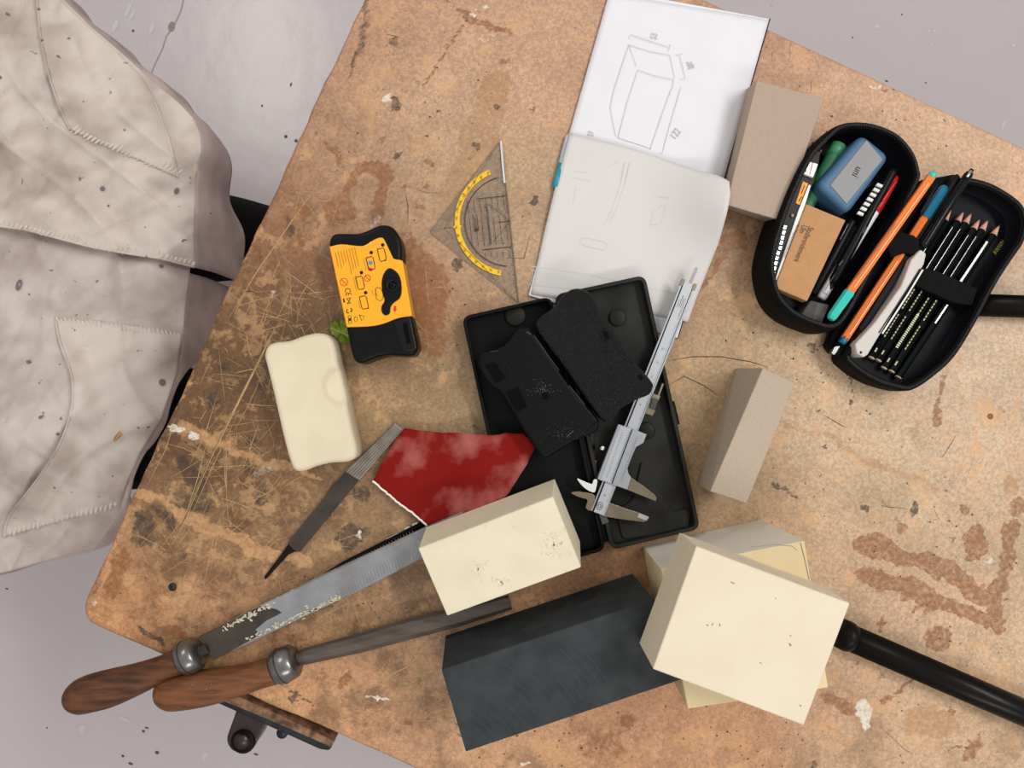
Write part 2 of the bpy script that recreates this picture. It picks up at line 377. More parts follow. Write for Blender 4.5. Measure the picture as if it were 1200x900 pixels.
    seg(B, [(1010, 642), (1026, 638), (1080, 660), (1130, 676), (1152, 698)], 11, 1, 4); seg(B, [(1016, 670), (1060, 690), (1110, 712), (1160, 728)], 10, 1, 4); seg(B, [(1190, 618), (1180, 650), (1166, 694), (1172, 735)], 9, .95, 4)
    el(B, 1140, 637, 15, 17, .3, 1, 3); el(B, 1098, 747, 14, 14, 0, .9, 4); el(B, 1130, 600, 6, 8, .2, 1, 1.5); el(B, 1140, 876, 9, 22, .25, .6, 2); seg(B, [(1036, 724), (1037, 734), (1036, 742)], 2.6, 1, 1.5)
    el(B, 985, 826, 22, 10, .3, .8, 6); el(B, 1038, 817, 5, 4, 0, 1, 1.5); seg(B, [(1062, 796), (1046, 808)], 3, .9, 2); el(B, 1060, 616, 9, 7, .4, .9, 3); seg(B, [(1108, 440), (1104, 470), (1096, 500)], 2.5, .9, 2); el(B, 1194, 590, 12, 14, 0, .8, 5)
    el('tan', 1078, 502, 14, 30, .25, .5, 10); el('tan', 1092, 848, 38, 22, .2, .55, 6); seg('tan', [(920, 492), (1000, 530), (1100, 575)], 6, .5, 4); el('tan', 1180, 565, 10, 14, 0, .8, 5)
    for cx, cy in ((1071, 716), (1086, 717), (1032, 778), (1030, 792), (1112, 835), (1003, 782), (1078, 714)): el(B, cx, cy, 3.2, 3, 0, 1, 1.5)
    seg(B, [(870, 292), (850, 290), (840, 312), (826, 332), (812, 352), (804, 366)], 3.2, .95, 2.5); el(B, 858, 282, 18, 10, -.3, .85, 5); el(B, 860, 371, 7, 6, 0, .6, 3); el(B, 901, 400, 4, 4, 0, .9, 1.5)
    el(B, 138, 668, 13, 34, .25, .8, 8); el(B, 204, 737, 22, 7, .2, .85, 5); el(B, 190, 760, 45, 7, .45, .5, 5); el(B, 405, 796, 6, 10, .7, 1, 3); el(B, 480, 850, 6, 5, 0, .8, 2); el(B, 734, 848, 12, 10, 0, .9, 4)
    el(B, 940, 565, 14, 4, .4, .5, 5); el(B, 640, 700, 60, 8, -.25, .5, 6); el(B, 915, 168, 12, 22, .4, .6, 6); el(B, 990, 110, 40, 12, .4, .3, 12); el(B, 560, 880, 60, 14, -.2, .35, 12); el(B, 720, 870, 70, 24, -.1, .45, 16)
    K = 'dark'
    el(K, 340, 262, 5, 8, .2, .5); el(K, 344, 272, 7, 9, -.3, .55, 3); el(K, 459, 50, 8, 9, 0, .5, 3); el(K, 463, 181, 6, 4, 0, .9, 2); el(K, 533, 311, 7, 9, .1, .75, 2.5); el(K, 625, 232, 5, 6, .4, .8, 2); el(K, 552, 170, 7, 4, .3, .6, 3)
    el(K, 586, 122, 4, 4, 0, .7); el(K, 625, 133, 6, 3, .3, .6, 2); el(K, 467, 121, 5.5, 5.5, 0, 1, 1); el(K, 512, 136, 2.4, 2.4, 0, 1, 1); el(K, 551, 22, 2, 2, 0, 1, 1)
    seg(K, [(436, -5), (420, 46), (404, 92)], 6, .6, 7); seg(K, [(395, 120), (372, 160), (350, 205)], 5, .45, 7); seg(K, [(322, 270), (290, 330), (262, 385)], 6, .5, 9); seg('pale', [(312, 245), (272, 328), (228, 425), (170, 550), (118, 668)], 2.0, .75, 2)
    el(K, 250, 470, 16, 14, .5, .6, 8); el(K, 222, 560, 26, 12, 1.0, .85, 5); el(K, 320, 440, 28, 40, .3, .5, 20); el(K, 195, 600, 22, 10, .9, .75, 6); el(K, 165, 620, 14, 24, .4, .8, 6); el(K, 230, 590, 30, 14, .4, .6, 8)
    el(K, 262, 433, 12, 7, -.5, .55, 4); el(K, 308, 580, 7, 16, .6, .7, 4); el(K, 427, 575, 9, 12, .3, .85, 5); el(K, 300, 545, 40, 10, .3, .55, 10); el(K, 216, 653, 6, 4, -.2, .7, 2); el(K, 412, 628, 10, 22, .9, .8, 5)
    el(K, 175, 744, 20, 5, .45, .9, 3); el(K, 110, 690, 8, 16, .4, .5, 6); el(K, 400, 700, 40, 14, -.4, .4, 12); el(K, 480, 690, 50, 8, -.3, .35, 10); el(K, 292, 514, 6, 6, 0, .9, 2); el(K, 510, 440, 20, 14, 0, .3, 10)
    el(K, 949, 410, 4.5, 4.5, 0, 1, 1.5); el(K, 1072, 594, 7, 7.5, 0, .9, 1.8); el(K, 1017, 600, 4.6, 6, 0, .8, 1.8); el(K, 1002, 497, 0.1, 8, 0, .6, 2); seg(K, [(1001, 442), (1003, 455), (1000, 478)], 2, .75, 2); el(K, 964, 479, 2.2, 2.2, 0, 1, 1)
    el(K, 961, 528, 4, 5, 0, .7, 2); seg(K, [(902, 564), (918, 572), (932, 580)], 3, .8, 2.5); el(K, 1112, 636, 4, 6, .4, .7, 2); seg(K, [(560, 505), (548, 490)], 4, .4, 3); el(K, 395, 878, 3, 2, .4, 1, 1); el(K, 952, 895, 5, 5, 0, 1, 2)
    el(K, 345, 816, 6, 3, .5, 1, 1.2); seg(K, [(341, 813), (350, 817), (366, 824)], 1.6, 1, 1.2); el(K, 345, 824.5, 7.5, 3, .3, 1, 1.2); seg(K, [(1118, 720), (1140, 722), (1160, 726)], .5, .6, 1)
    seg(K, [(1000, 690), (1040, 700), (1090, 720), (1200, 748)], .5, .7, 1.2); seg(K, [(950, 850), (975, 858), (1020, 876)], 3, .45, 3); seg(K, [(1158, 880), (1150, 900)], 1.2, .8, 1.5); seg(K, [(1112, 884), (1124, 879), (1134, 880)], 1.5, .8, 1.5)
    el('pale', 467, 130, 13, 15, 0, .4, 8); seg('pale', [(168, 574), (200, 590), (235, 612), (262, 628), (320, 650), (360, 662)], 7, .9, 4); seg('pale', [(215, 500), (262, 520), (310, 545), (370, 560)], 7, .6, 5)
    el('pale', 648, 102, 22, 12, 0, .4, 6); el('pale', 1163, 488, 15, 12, 0, .85, 5); seg('pale', [(1140, 492), (1145, 520), (1146, 560), (1150, 600)], 5, .6, 5); seg('pale', [(1190, 470), (1184, 540), (1180, 590)], 6, .5, 6)
    seg('pale', [(1032, 770), (1036, 800), (1030, 900)], 1.5, .5, 3); el('pale', 920, 540, 18, 24, .2, .4, 8); seg('pale', [(300, 880), (360, 850), (420, 870), (460, 895)], 10, .5, 8); seg('pale', [(93, 712), (150, 750), (210, 790)], 2.4, .5, 2)
    for cx, cy, rx, ry, s in ((830, 870, 60, 22, .5), (1130, 800, 40, 30, .4), (640, 880, 60, 18, .5), (980, 620, 30, 10, .5), (1060, 200, 60, 14, .3), (500, 850, 30, 18, .4), (960, 850, 40, 20, .5)): el('pale', cx, cy, rx, ry, .2, s, 14)
    Wt = 'white'
    el(Wt, 209, 503, 13, 6, .35, 1, 1.5); el(Wt, 231, 514, 7, 3, .2, 1, 1.5); el(Wt, 312, 549, 12, 10, 0, .45, 9); el(Wt, 325, 343, 5, 8, -.2, .55, 4); el(Wt, 457, 116, 5, 5, 0, .9, 2); el(Wt, 496, 64, 5, 9, 0, .35, 4)
    seg(Wt, [(556, 16), (562, 8), (568, 2)], 1, .85, 1.5); seg(Wt, [(569, 8), (575, 2), (578, 8), (572, 11)], 1, .8, 1.5); seg(Wt, [(558, 38), (566, 52), (572, 36), (578, 40)], .8, .7, 1.5)
    seg(Wt, [(429, 813), (444, 819), (458, 826)], 1.4, 1, 1.2); el(Wt, 1014, 834, 10, 17, .1, .8, 2); seg(Wt, [(1008, 870), (1012, 884)], 1, .5, 2); el(Wt, 340, 690, 30, 2, .3, .3, 3); el(Wt, 113, 712, 5, 7, 0, .4, 3); el(Wt, 425, 780, 20, 12, 0, .3, 10)
    el(Wt, 612, 897, 5, 2, .3, .8, 1); el(Wt, 1022, 97, 6, 2.5, .2, .8, 1.5); el(Wt, 418, 624, 4, 5, .3, .7, 2); el(Wt, 438, 262, 22, 10, -.3, .4, 8); el(Wt, 1158, 652, 8, 6, .3, .5, 3); el(Wt, 430, 84, 8, 10, 0, .25, 5)
    # how scuffed and dark the board is: heavy on the left near the edge
    x, y = x0, y0
    chan['wear'] = np.clip(.15+.85*np.exp(-((x-260)**2/(2*130**2)+(y-560)**2/(2*260**2)))+.5*np.exp(-((x-520)**2/(2*140**2)+(y-820)**2/(2*100**2)))+.25*np.clip((y-600)/300, 0, 1), 0, 1)
    def attr(name, arr):
        a = me.color_attributes.new(name, 'FLOAT_COLOR', 'POINT'); full = np.ones((len(co), 4), np.float32); full[:, :3] = arr
        a.data.foreach_set('color', full.ravel())
    attr('base', base); attr('stain_a', np.stack([chan['brown'], chan['dark'], chan['pale']], -1)); attr('stain_b', np.stack([chan['white'], chan['tan'], chan['wear']], -1))
    return me
def table_material():
    m = bpy.data.materials.new('worn_board'); m.use_nodes = True; nt = m.node_tree; L = nt.links.new
    b = nt.nodes['Principled BSDF']; tc = N(nt, 'ShaderNodeTexCoord')
    ab = N(nt, 'ShaderNodeAttribute', attribute_name='base'); sa = N(nt, 'ShaderNodeAttribute', attribute_name='stain_a'); sb = N(nt, 'ShaderNodeAttribute', attribute_name='stain_b')
    xa = N(nt, 'ShaderNodeSeparateColor'); xb = N(nt, 'ShaderNodeSeparateColor'); L(sa.outputs['Color'], xa.inputs[0]); L(sb.outputs['Color'], xb.inputs[0])
    def noise(s, d=6, r=.55, vec=None):
        n = N(nt, 'ShaderNodeTexNoise'); n.inputs['Scale'].default_value = s; n.inputs['Detail'].default_value = d; n.inputs['Roughness'].default_value = r
        L(vec or tc.outputs['Object'], n.inputs['Vector']); return n.outputs[0]
    def math_(op, a, b_=None, c=None):
        n = N(nt, 'ShaderNodeMath', operation=op)
        for i, v in enumerate((a, b_, c)):
            if v is None: continue
            if isinstance(v, (int, float)): n.inputs[i].default_value = v
            else: L(v, n.inputs[i])
        return n.outputs[0]
    def ramp(v, lo, hi, t0=0, t1=1):
        n = N(nt, 'ShaderNodeMapRange'); n.interpolation_type = 'SMOOTHSTEP'
        for i, q in zip((1, 2, 3, 4), (lo, hi, t0, t1)): n.inputs[i].default_value = q
        L(v, n.inputs[0]); return n.outputs[0]
    def mixc(f, a, c, mode='MIX'):
        n = N(nt, 'ShaderNodeMix', data_type='RGBA', blend_type=mode)
        if isinstance(f, (int, float)): n.inputs[0].default_value = f
        else: L(f, n.inputs[0])
        L(a, n.inputs[6])
        if isinstance(c, tuple): n.inputs[7].default_value = (*c, 1)
        else: L(c, n.inputs[7])
        return n.outputs[2]
    col = ab.outputs['Color']
    n_m = noise(55, 9, .62); n_f = noise(320, 5, .6); n_ff = noise(1100, 3, .6); n_l = noise(9, 5, .6)
    # fibre board mottle
    def mul(c, v):
        g = N(nt, 'ShaderNodeMix', data_type='RGBA', blend_type='MULTIPLY'); g.inputs[0].default_value = 1
        cb = N(nt, 'ShaderNodeCombineColor')
        for i in range(3): L(v, cb.inputs[i])
        L(c, g.inputs[6]); L(cb.outputs[0], g.inputs[7]); return g.outputs[2]
    col = mul(col, ramp(n_l, .3, .7, .90, 1.08)); col = mul(col, ramp(n_f, .3, .7, .78, 1.2)); col = mul(col, ramp(n_ff, .3, .7, .80, 1.18))
    # rubbed orange-pale patches everywhere
    n_o = noise(38, 10, .68); col = mixc(math_('MULTIPLY', ramp(n_o, .555, .60), .38), col, lin((216, 168, 122)))
    # grime where the board is worn
    n_g = noise(24, 10, .66); g = math_('MULTIPLY', ramp(n_g, .47, .60), xb.outputs[2]); col = mixc(math_('MULTIPLY', g, .62), col, lin((86, 60, 40)))
    n_g2 = noise(70, 8, .7); g = math_('MULTIPLY', ramp(n_g2, .52, .62), xb.outputs[2]); col = mixc(math_('MULTIPLY', g, .38), col, lin((196, 160, 112)))
    def edge(ch, amp=.55, nz=None):
        return ramp(math_('ADD', ch, math_('MULTIPLY', math_('SUBTRACT', nz if nz else n_m, .5), amp)), .34, .56)
    n_s = noise(130, 6, .65); s2 = math_('ADD', math_('MULTIPLY', n_m, .55), math_('MULTIPLY', n_s, .45))
    def live(ch): return math_('MULTIPLY', ramp(ch, 0.02, .2), 1)
    n_v = noise(210, 5, .7)
    def stain(col, ch, c, k, amp=.9):
        e = math_('MULTIPLY', edge(ch, amp, s2), live(ch)); return mixc(math_('MULTIPLY', e, ramp(n_v, .3, .62, k*.35, k*1.1)), col, c)
    col = stain(col, xb.outputs[1], lin((158, 116, 72)), .55, .4)
    col = stain(col, xa.outputs[2], lin((212, 162, 114)), .6, 1.5)
    col = stain(col, xa.outputs[0], lin((134, 84, 46)), .76, 1.7)
    col = stain(col, xa.outputs[1], lin((60, 50, 44)), .78, 1.1)
    col = stain(col, xb.outputs[0], lin((226, 218, 206)), .85, 1.2)
    # small dark specks
    n_d = noise(150, 1, .5); col = mixc(math_('MULTIPLY', ramp(n_d, .76, .78), .7), col, lin((70, 52, 42)))
    n_d2 = noise(95, 1, .5); col = mixc(math_('MULTIPLY', ramp(n_d2, .80, .81), .6), col, lin((120, 66, 40)))
    L(col, b.inputs['Base Color'])
    L(ramp(n_m, .3, .7, .42, .62), b.inputs['Roughness']); b.inputs['Specular IOR Level'].default_value = .35
    bp = N(nt, 'ShaderNodeBump'); bp.inputs['Strength'].default_value = .35; bp.inputs['Distance'].default_value = .0008
    L(math_('ADD', math_('MULTIPLY', n_f, .7), n_g2), bp.inputs['Height']); L(bp.outputs[0], b.inputs['Normal'])
    return m
top = link('tabletop', build_top(), table_material(), bench)
def bench_pt(u, v, z): return Vector((wBL.x+eu.x*u+ev.x*v, wBL.y+eu.y*u+ev.y*v, z))
ang = math.atan2(eu.y, eu.x)
M_leg = mat('bench_timber', (150, 112, 76), .7, var=.3, vscale=18, bump=.3, bscale=60)
for u, v in ((.12, .10), (LU-.12, .10), (.12, LV-.10), (LU-.12, LV-.10)):
    c = bench_pt(u, v, (TZ-TH)/2); boxw('leg', c, .075, .075, TZ-TH, ang, M_leg, bench, .003)
for v in (.10, LV-.10): boxw('rail', bench_pt(LU/2, v, TZ-TH-.05), LU-.32, .03, .09, ang, M_leg, bench, .002)
for u in (.12, LU-.12): boxw('rail', bench_pt(u, LV/2, TZ-TH-.05), .03, LV-.28, .09, ang, M_leg, bench, .002)
# steel vice jaw under the near edge
M_steel_d = mat('dark_painted_steel', (52, 58, 64), .45, .6, var=.5, vscale=60, bump=.2, bscale=120)
prism('jaw_board', [(240, 796), (270, 812), (330, 839), (392, 869), (388, 876), (320, 846), (262, 822), (236, 808)], -.012, -.034, mat('chipped_wood', (150, 112, 84), .8, var=.6, vscale=120, col2=(78, 54, 40), bump=.6, bscale=200), bench, .001)
prism('jaw_plate', [(238, 806), (392, 868), (386, 881), (374, 879), (250, 823)], -.035, -.062, M_steel_d, bench, .003)
lug = round_poly([(279, 826), (264, 868), (272, 882), (294, 882), (312, 848), (318, 838)], 10, 5)
lg = prism('lug', lug, -.05, -.085, mat('dark_enamel', (58, 44, 46), .35, .3, var=.3, vscale=60), bench, .002)
def disc_at(name, px, py, r, h1, h0, m, parent, n=20, bev=.0006):
    c = P(px, py, h1); return lathe(name, Vector((c.x, c.y, TZ+h0)), Vector((c.x, c.y, TZ+h1)), [(0, r), (.85, r), (1, r*.88)], m, parent, n, True)
disc_at('bolt_washer', 284, 870, .0130, -.048, -.06, mat('bolt_black', (34, 30, 32), .5, .5), lg)
disc_at('bolt', 282, 870, .0085, -.042, -.06, mat('bolt_steel', (66, 56, 56), .35, .7), lg)
disc_at('bolt', 330, 860, .006, -.05, -.06, M_steel_d, bench)
disc_at('screw', 202, 688, .0042, .0006, -.003, mat('old_screw', (66, 56, 48), .5, .7, var=.5, vscale=300), bench)
disc_at('screw', 1161, 488, .0030, .0006, -.003, mat('rusty_screw', (150, 96, 58), .6, .5), bench)
# scratches and grooves
Msc = mat('bare_scratch', (190, 152, 106), .7, var=.25, vscale=200); Mgr = mat('groove_dark', (70, 50, 36), .9); MblK = mat('pencil_mark', (92, 78, 66), .8)
rs = random.Random(3); lines = []
adir = math.atan2(724+154, 90-497)     # along the left edge
def inside(x, y):
    p = P(x, y); d = Vector((p.x, p.y))-wBL; return .006 < d.dot(eu) < LU-.006 and .006 < d.dot(ev) < LV-.006
def scratch(cx, cy, a, l, wd):
    pts = []; bend = rs.uniform(-.12, .12)
    for i in range(5):
        t = (i/4-.5)*l; pts.append((cx+math.cos(a+bend*t/l)*t, cy+math.sin(a+bend*t/l)*t))
    if all(inside(*p) for p in pts): lines.append((pts, wd))
for cx, cy, sx, sy, n, aa, sp, lm in ((300, 400, 55, 60, 120, 1.2, 1.2, 60), (260, 540, 60, 60, 120, adir, .9, 60), (330, 620, 70, 60, 110, adir+.2, .8, 70), (190, 660, 50, 40, 60, .3, 1.3, 50), (370, 240, 40, 40, 40, 2.6, .7, 60),
                                     (350, 340, 40, 50, 70, .5, 1.2, 55), (460, 830, 60, 40, 110, 2.1, 1.0, 70), (500, 380, 35, 30, 35, .7, .4, 40), (480, 760, 40, 30, 30, 2.2, .8, 50), (440, 700, 50, 30, 30, 1.9, .8, 40),
                                     (600, 870, 80, 20, 25, 2.0, 1.0, 40), (1050, 700, 120, 120, 25, .4, .8, 40), (560, 120, 80, 80, 14, .5, 1.5, 40), (1000, 500, 120, 60, 12, .5, 1.0, 50), (850, 870, 80, 20, 14, .4, 1, 40)):
    for i in range(int(n*.8)):
        scratch(rs.gauss(cx, sx), rs.gauss(cy, sy), rs.gauss(aa, sp), abs(rs.gauss(0, lm*.55))+5, rs.choice((.3, .4, .45, .55, .8)))
for pl, wd in (([(268, 373), (300, 320), (340, 262), (381, 204)], 1.3), ([(384, 200), (410, 165), (420, 150)], .8), ([(202, 638), (215, 612), (245, 540), (275, 480), (305, 420), (322, 385)], 2.4), ([(208, 640), (250, 545), (280, 482)], .8),
               ([(255, 462), (240, 510), (222, 545)], 1), ([(173, 568), (195, 525), (205, 490)], 1), ([(212, 620), (232, 560), (244, 510)], 1), ([(335, 225), (370, 225), (392, 228)], .9), ([(345, 180), (400, 200), (410, 205)], 1.1), ([(350, 190), (405, 212)], .9),
               ([(410, 812), (440, 800), (470, 785), (505, 768)], 1.6), ([(395, 796), (450, 795), (515, 794)], 1), ([(405, 850), (460, 838), (525, 822)], 1), ([(400, 870), (440, 835), (480, 800), (510, 780)], 1), ([(410, 840), (500, 845), (530, 842)], 1.1), ([(440, 822), (520, 823)], .9),
               ([(192, 519), (215, 525), (245, 540)], .8), ([(240, 565), (290, 585)], .8), ([(290, 370), (322, 372), (340, 366)], .9), ([(275, 360), (300, 352), (330, 345)], .9), ([(318, 352), (310, 365), (302, 390)], .8)):
    lines.append((pl, wd))
strips('scratch', lines, .00015, Msc, bench, True, True)
strips('groove', [([(204, 633), (217, 607), (246, 537), (273, 483)], .9), ([(287, 306), (298, 312)], 1.1), ([(286, 342), (294, 341), (301, 344)], 1.2), ([(780, 423), (812, 418), (845, 418), (880, 424), (900, 430)], 1.0), ([(784, 451), (802, 441), (825, 452), (846, 466)], 1.0),
                  ([(475, 228), (478, 240), (478, 262)], 1), ([(1104, 536), (1112, 524), (1120, 511)], .8), ([(1032, 592), (1040, 594), (1062, 596)], .8), ([(1033, 583), (1035, 590), (1042, 594)], .5), ([(903, 4), (905, 9)], 1), ([(950, 93), (951, 106)], 1.6), ([(926, 50), (925, 66)], .8), ([(905, 60), (904, 70)], 1.2),
                  ([(489, 103), (491, 96), (484, 92)], .6), ([(452, 40), (462, 42), (470, 45)], .8), ([(593, 302), (614, 303), (621, 275)], 1), ([(600, 262), (598, 258)], .7), ([(483, 220), (500, 226), (520, 226)], .6), ([(430, 705), (436, 716)], 1.2), ([(438, 716), (446, 726)], 1.0), ([(412, 712), (420, 730)], 1.2), ([(500, 700), (505, 716)], 1.2), ([(488, 706), (494, 720)], 1.2), ([(470, 712), (477, 726)], .8), ([(456, 716), (462, 728)], .8),
                  ([(965, 486), (985, 498), (992, 501)], 1), ([(1030, 850), (1060, 878), (1070, 884)], .5), ([(1095, 597), (1100, 608)], 1), ([(1086, 600), (1098, 610)], .6)], .00018, Mgr, bench, True, True)
sp = []
for i in range(420):
    cx, cy = rs.choice(((960, 400), (1040, 170), (1000, 440), (460, 340), (500, 120), (860, 880), (1080, 640), (1120, 780), (380, 700), (620, 860)))
    x, y = rs.gauss(cx, 55), rs.gauss(cy, 34)
    if inside(x, y): r = rs.choice((.5, .6, .8, 1.0, 1.3)); sp.append(ell(x, y, r, r*rs.uniform(.7, 1.1), 6))
discs('dark_fleck', sp, .00012, mat('fleck', (74, 54, 42), .9), bench, True)

# ------------------------------------------------------------------ sketchbook
MP = mat('drawing_paper', (226, 226, 232), .85, var=.03, vscale=30, bump=.05, bscale=400)
padq = [(717, -12), (903, 22), (795, 397), (619.8, 346)]
c = P(760, 190); pad = thing('sketchbook', 'white sketchbook lying open with a pencilled box drawing and curled page', 'sketchbook', (c.x, c.y, TZ))
prism('cover', padq, .0008, 0, mat('black_cover', (28, 28, 32), .6), pad)
inq = [(717, -12), (901.5, 22), (794, 396), (619.5, 346)]
prism('pages', inq, .003, .0008, MP, pad)
# upper leaf
def leafmesh(T, B, hf, n=26, k=26, th=.0003):
    V = []; Fs = []
    Tc, Bc = resample(T, n+1), resample(B, n+1)
    for j in range(k+1):
        t = j/k
        for i in range(n+1):
            x = Tc[i][0]*(1-t)+Bc[i][0]*t; y = Tc[i][1]*(1-t)+Bc[i][1]*t; V.append(P(x, y, hf(x, y)))
    w_ = n+1
    for j in range(k):
        for i in range(n): Fs.append([j*w_+i, j*w_+i+1, (j+1)*w_+i+1, (j+1)*w_+i])
    nv = len(V); V += [v-Vector((0, 0, th)) for v in V]
    Fs2 = [[nv+a for a in f[::-1]] for f in Fs]
    rim = [i for i in range(w_)]+[j*w_+n for j in range(1, k+1)]+[k*w_+i for i in range(n-1, -1, -1)]+[j*w_ for j in range(k-1, 0, -1)]
    side = [[rim[i], rim[(i+1) % len(rim)], nv+rim[(i+1) % len(rim)], nv+rim[i]] for i in range(len(rim))]
    return mesh(V, Fs+Fs2+side)
def resample(pl, n):
    d = [0]
    for a, b in zip(pl[:-1], pl[1:]): d.append(d[-1]+math.hypot(*(q-p for p, q in zip(a, b))))
    out = []; k = 0
    for i in range(n):
        s = d[-1]*i/(n-1)
        while k < len(pl)-2 and d[k+1] < s: k += 1
        t = (s-d[k])/(d[k+1]-d[k]+1e-9); out.append(tuple(p*(1-t)+q*t for p, q in zip(pl[k], pl[k+1])))
    return out
link('upper_leaf', leafmesh([(714, -8), (901, 23)], [(666, 160), (847, 214)], lambda x, y: .0034+.001*max(0, 1-abs(y-180)/40)), MP, pad, True)
def curl(x, y):
    a = math.exp(-((x-868)/70)**2)*math.exp(-((y-232)/62)**2)
    return .0058+.036*a+.004*math.exp(-((y-170)/22)**2)-.0023*min(1, max(0, (y-240)/60))
Tt = smooth_curve([(668, 156), (720, 168), (765, 181), (805, 195), (840, 204), (853, 211)], 4, False)
Lf = [(668, 156), (650, 222), (636, 280), (622, 345)]; Rt = [(855, 213), (856, 228), (852, 250), (842, 285), (828, 320), (815, 352), (806, 377)]
def coons(T, B, L_, R_, n, k):
    T, B = resample(T, n+1), resample(B, n+1); L_, R_ = resample(L_, k+1), resample(R_, k+1); g = []
    for j in range(k+1):
        t = j/k; row = []
        for i in range(n+1):
            s = i/n
            row.append(tuple((1-t)*T[i][q]+t*B[i][q]+(1-s)*L_[j][q]+s*R_[j][q]-((1-s)*(1-t)*T[0][q]+s*(1-t)*T[-1][q]+(1-s)*t*B[0][q]+s*t*B[-1][q]) for q in (0, 1)))
        g.append(row)
    return g
def grid_sheet(g, hf, th):
    k, n = len(g)-1, len(g[0])-1; V = [P(x, y, hf(x, y)) for r in g for x, y in r]; w_ = n+1
    Fs = [[j*w_+i, j*w_+i+1, (j+1)*w_+i+1, (j+1)*w_+i] for j in range(k) for i in range(n)]
    nv = len(V); V += [v-Vector((0, 0, th)) for v in V]
    rim = [i for i in range(w_)]+[j*w_+n for j in range(1, k+1)]+[k*w_+i for i in range(n-1, -1, -1)]+[j*w_ for j in range(k-1, 0, -1)]
    return mesh(V, Fs+[[nv+a for a in f[::-1]] for f in Fs]+[[rim[i], rim[(i+1) % len(rim)], nv+rim[(i+1) % len(rim)], nv+rim[i]] for i in range(len(rim))])
g = coons(Tt, [(622, 345), (700, 358), (806, 377)], Lf, Rt, 34, 30)
cl = link('curled_leaf', grid_sheet(g, curl, .00025), mat('thin_paper', (212, 209, 207), .8, var=.02, vscale=20), pad, True)
Z = lambda L_: [(700+x/6, 20+y/6) for x, y in L_]
pen = mat('graphite_line', (176, 174, 182), .7)
dl = [Z([(222, 195), (370, 242), (510, 268)]), Z([(222, 195), (170, 350), (115, 520), (90, 640), (130, 838)]), Z([(222, 195), (275, 345)]), Z([(285, 372), (400, 412), (538, 440)]), Z([(285, 372), (210, 600), (145, 850)]),
      Z([(538, 440), (530, 490), (505, 545), (440, 730), (378, 905), (372, 935)]), Z([(510, 268), (545, 430)]), Z([(145, 850), (285, 895), (372, 925)]), Z([(222, 152), (235, 122), (370, 170), (500, 212)]), Z([(515, 190), (500, 240)]),
      Z([(553, 268), (598, 260)]), Z([(578, 275), (600, 350), (618, 435), (580, 440)]), Z([(588, 495), (530, 690), (470, 900), (455, 960), (430, 955)]), Z([(505, 535), (515, 548)])]
strips('pencil_drawing', [(l, .5) for l in dl], .00475, pen, pad)
for s, x, y, d, sz in (('53', 766, 46, (.25, -1), 8), ('36', 805, 78, (.95, -.3), 9), ('122', 788, 162, (.6, -.8), 9), ('27', 692, 160, (.2, -1), 7)): text('handwritten_number', s, x, y, d, sz, .00475, pen, pad, squash=.7)
fl = mat('faint_line', (196, 196, 198), .8)
strips('faint_sketch', [([(738, 190), (732, 215), (722, 245), (714, 262)], .9), ([(732, 190), (727, 215), (718, 243), (709, 262)], .9), ([(672, 200), (690, 203)], .9), ([(670, 208), (692, 212)], .9), ([(675, 218), (671, 242)], .9), ([(680, 280), (690, 279), (708, 284), (713, 288), (708, 293), (692, 290), (680, 286), (680, 280)], .9),
                        ([(772, 245), (776, 240), (780, 241), (775, 262), (762, 264), (766, 246)], .9), ([(770, 230), (784, 232)], .9), ([(622, 312), (690, 322), (760, 338), (800, 345)], .8), ([(620, 334), (680, 340)], .7), ([(714, 196), (724, 188)], .6)], lambda x, y: curl(x, y)+.00012, fl, pad)
strips('hatched_band', [([(622+i*3.1, 314+i*.8), (625+i*3.1, 322+i*.8), (621+i*3.1, 333+i*.7)], .5) for i in range(32)], lambda x, y: curl(x, y)+.0001, fl, pad, True)

# ------------------------------------------------------------------ pen beside the sketchbook
c = P(655, 200); pn = thing('pen', 'teal and clear pen tucked against the left edge of the sketchbook', 'pen', (c.x, c.y, TZ))
a, b = P(650, 221, .0035), P(658, 192, .0035); c_ = P(667, 158, .0035)
lathe('barrel', a, b, [(0, .002), (.1, .0033), (1, .0033)], mat('teal_plastic', (20, 140, 165), .3), pn, 12)
lathe('cap', b, c_, [(0, .0034), (.9, .0034), (1, .002)], mat('clear_grey', (190, 200, 208), .2), pn, 12)

# ------------------------------------------------------------------ blocks
MG = mat('grey_beige_foam', (178, 158, 142), .95, var=.10, vscale=700, bump=.35, bscale=900, detail=2)
o = hexa('modelling_block', [(887, 94), (966, 115), (917, 259), (851, 240)], .036, [(875, 104), (948, 122), (899, 261), (843, 241)], .0, MG)
tag(o, 'flat grey-beige modelling foam block beside the sketchbook', 'foam block')
o = hexa('modelling_block', [(894, 431), (932, 449), (875, 590), (832, 576)], .063, [(863, 431), (899, 447), (846, 575), (816, 568)], 0, mat('grey_beige_foam_pale', (184, 168, 150), .95, var=.12, vscale=700, bump=.4, bscale=900, detail=2))
tag(o, 'narrow grey-beige foam block standing on its long edge right of caliper', 'foam block')
o = hexa('modelling_block', [(517.5, 785), (766, 702), (800, 796), (546, 881)], .088, [(522, 745), (741, 672), (771, 752), (549, 832)], 0, mat('charcoal_foam', (64, 68, 70), .9, spec=.15, col2=(50, 54, 56), vscale=60, bump=.5, bscale=260, lo=.3, hi=.7))
tag(o, 'large charcoal grey foam block at the bottom middle', 'foam block')
prot = o
MCr = mat('cream_foam', (226, 216, 192), .9, col2=(220, 210, 184), vscale=30, bump=.1, bscale=900)
MCw = mat('white_cream_foam', (226, 214, 192), .9, col2=(222, 208, 184), vscale=20, bump=.08, bscale=900)
MCy = mat('yellow_foam', (228, 210, 170), .9, col2=(222, 202, 160), vscale=25, bump=.1, bscale=700)
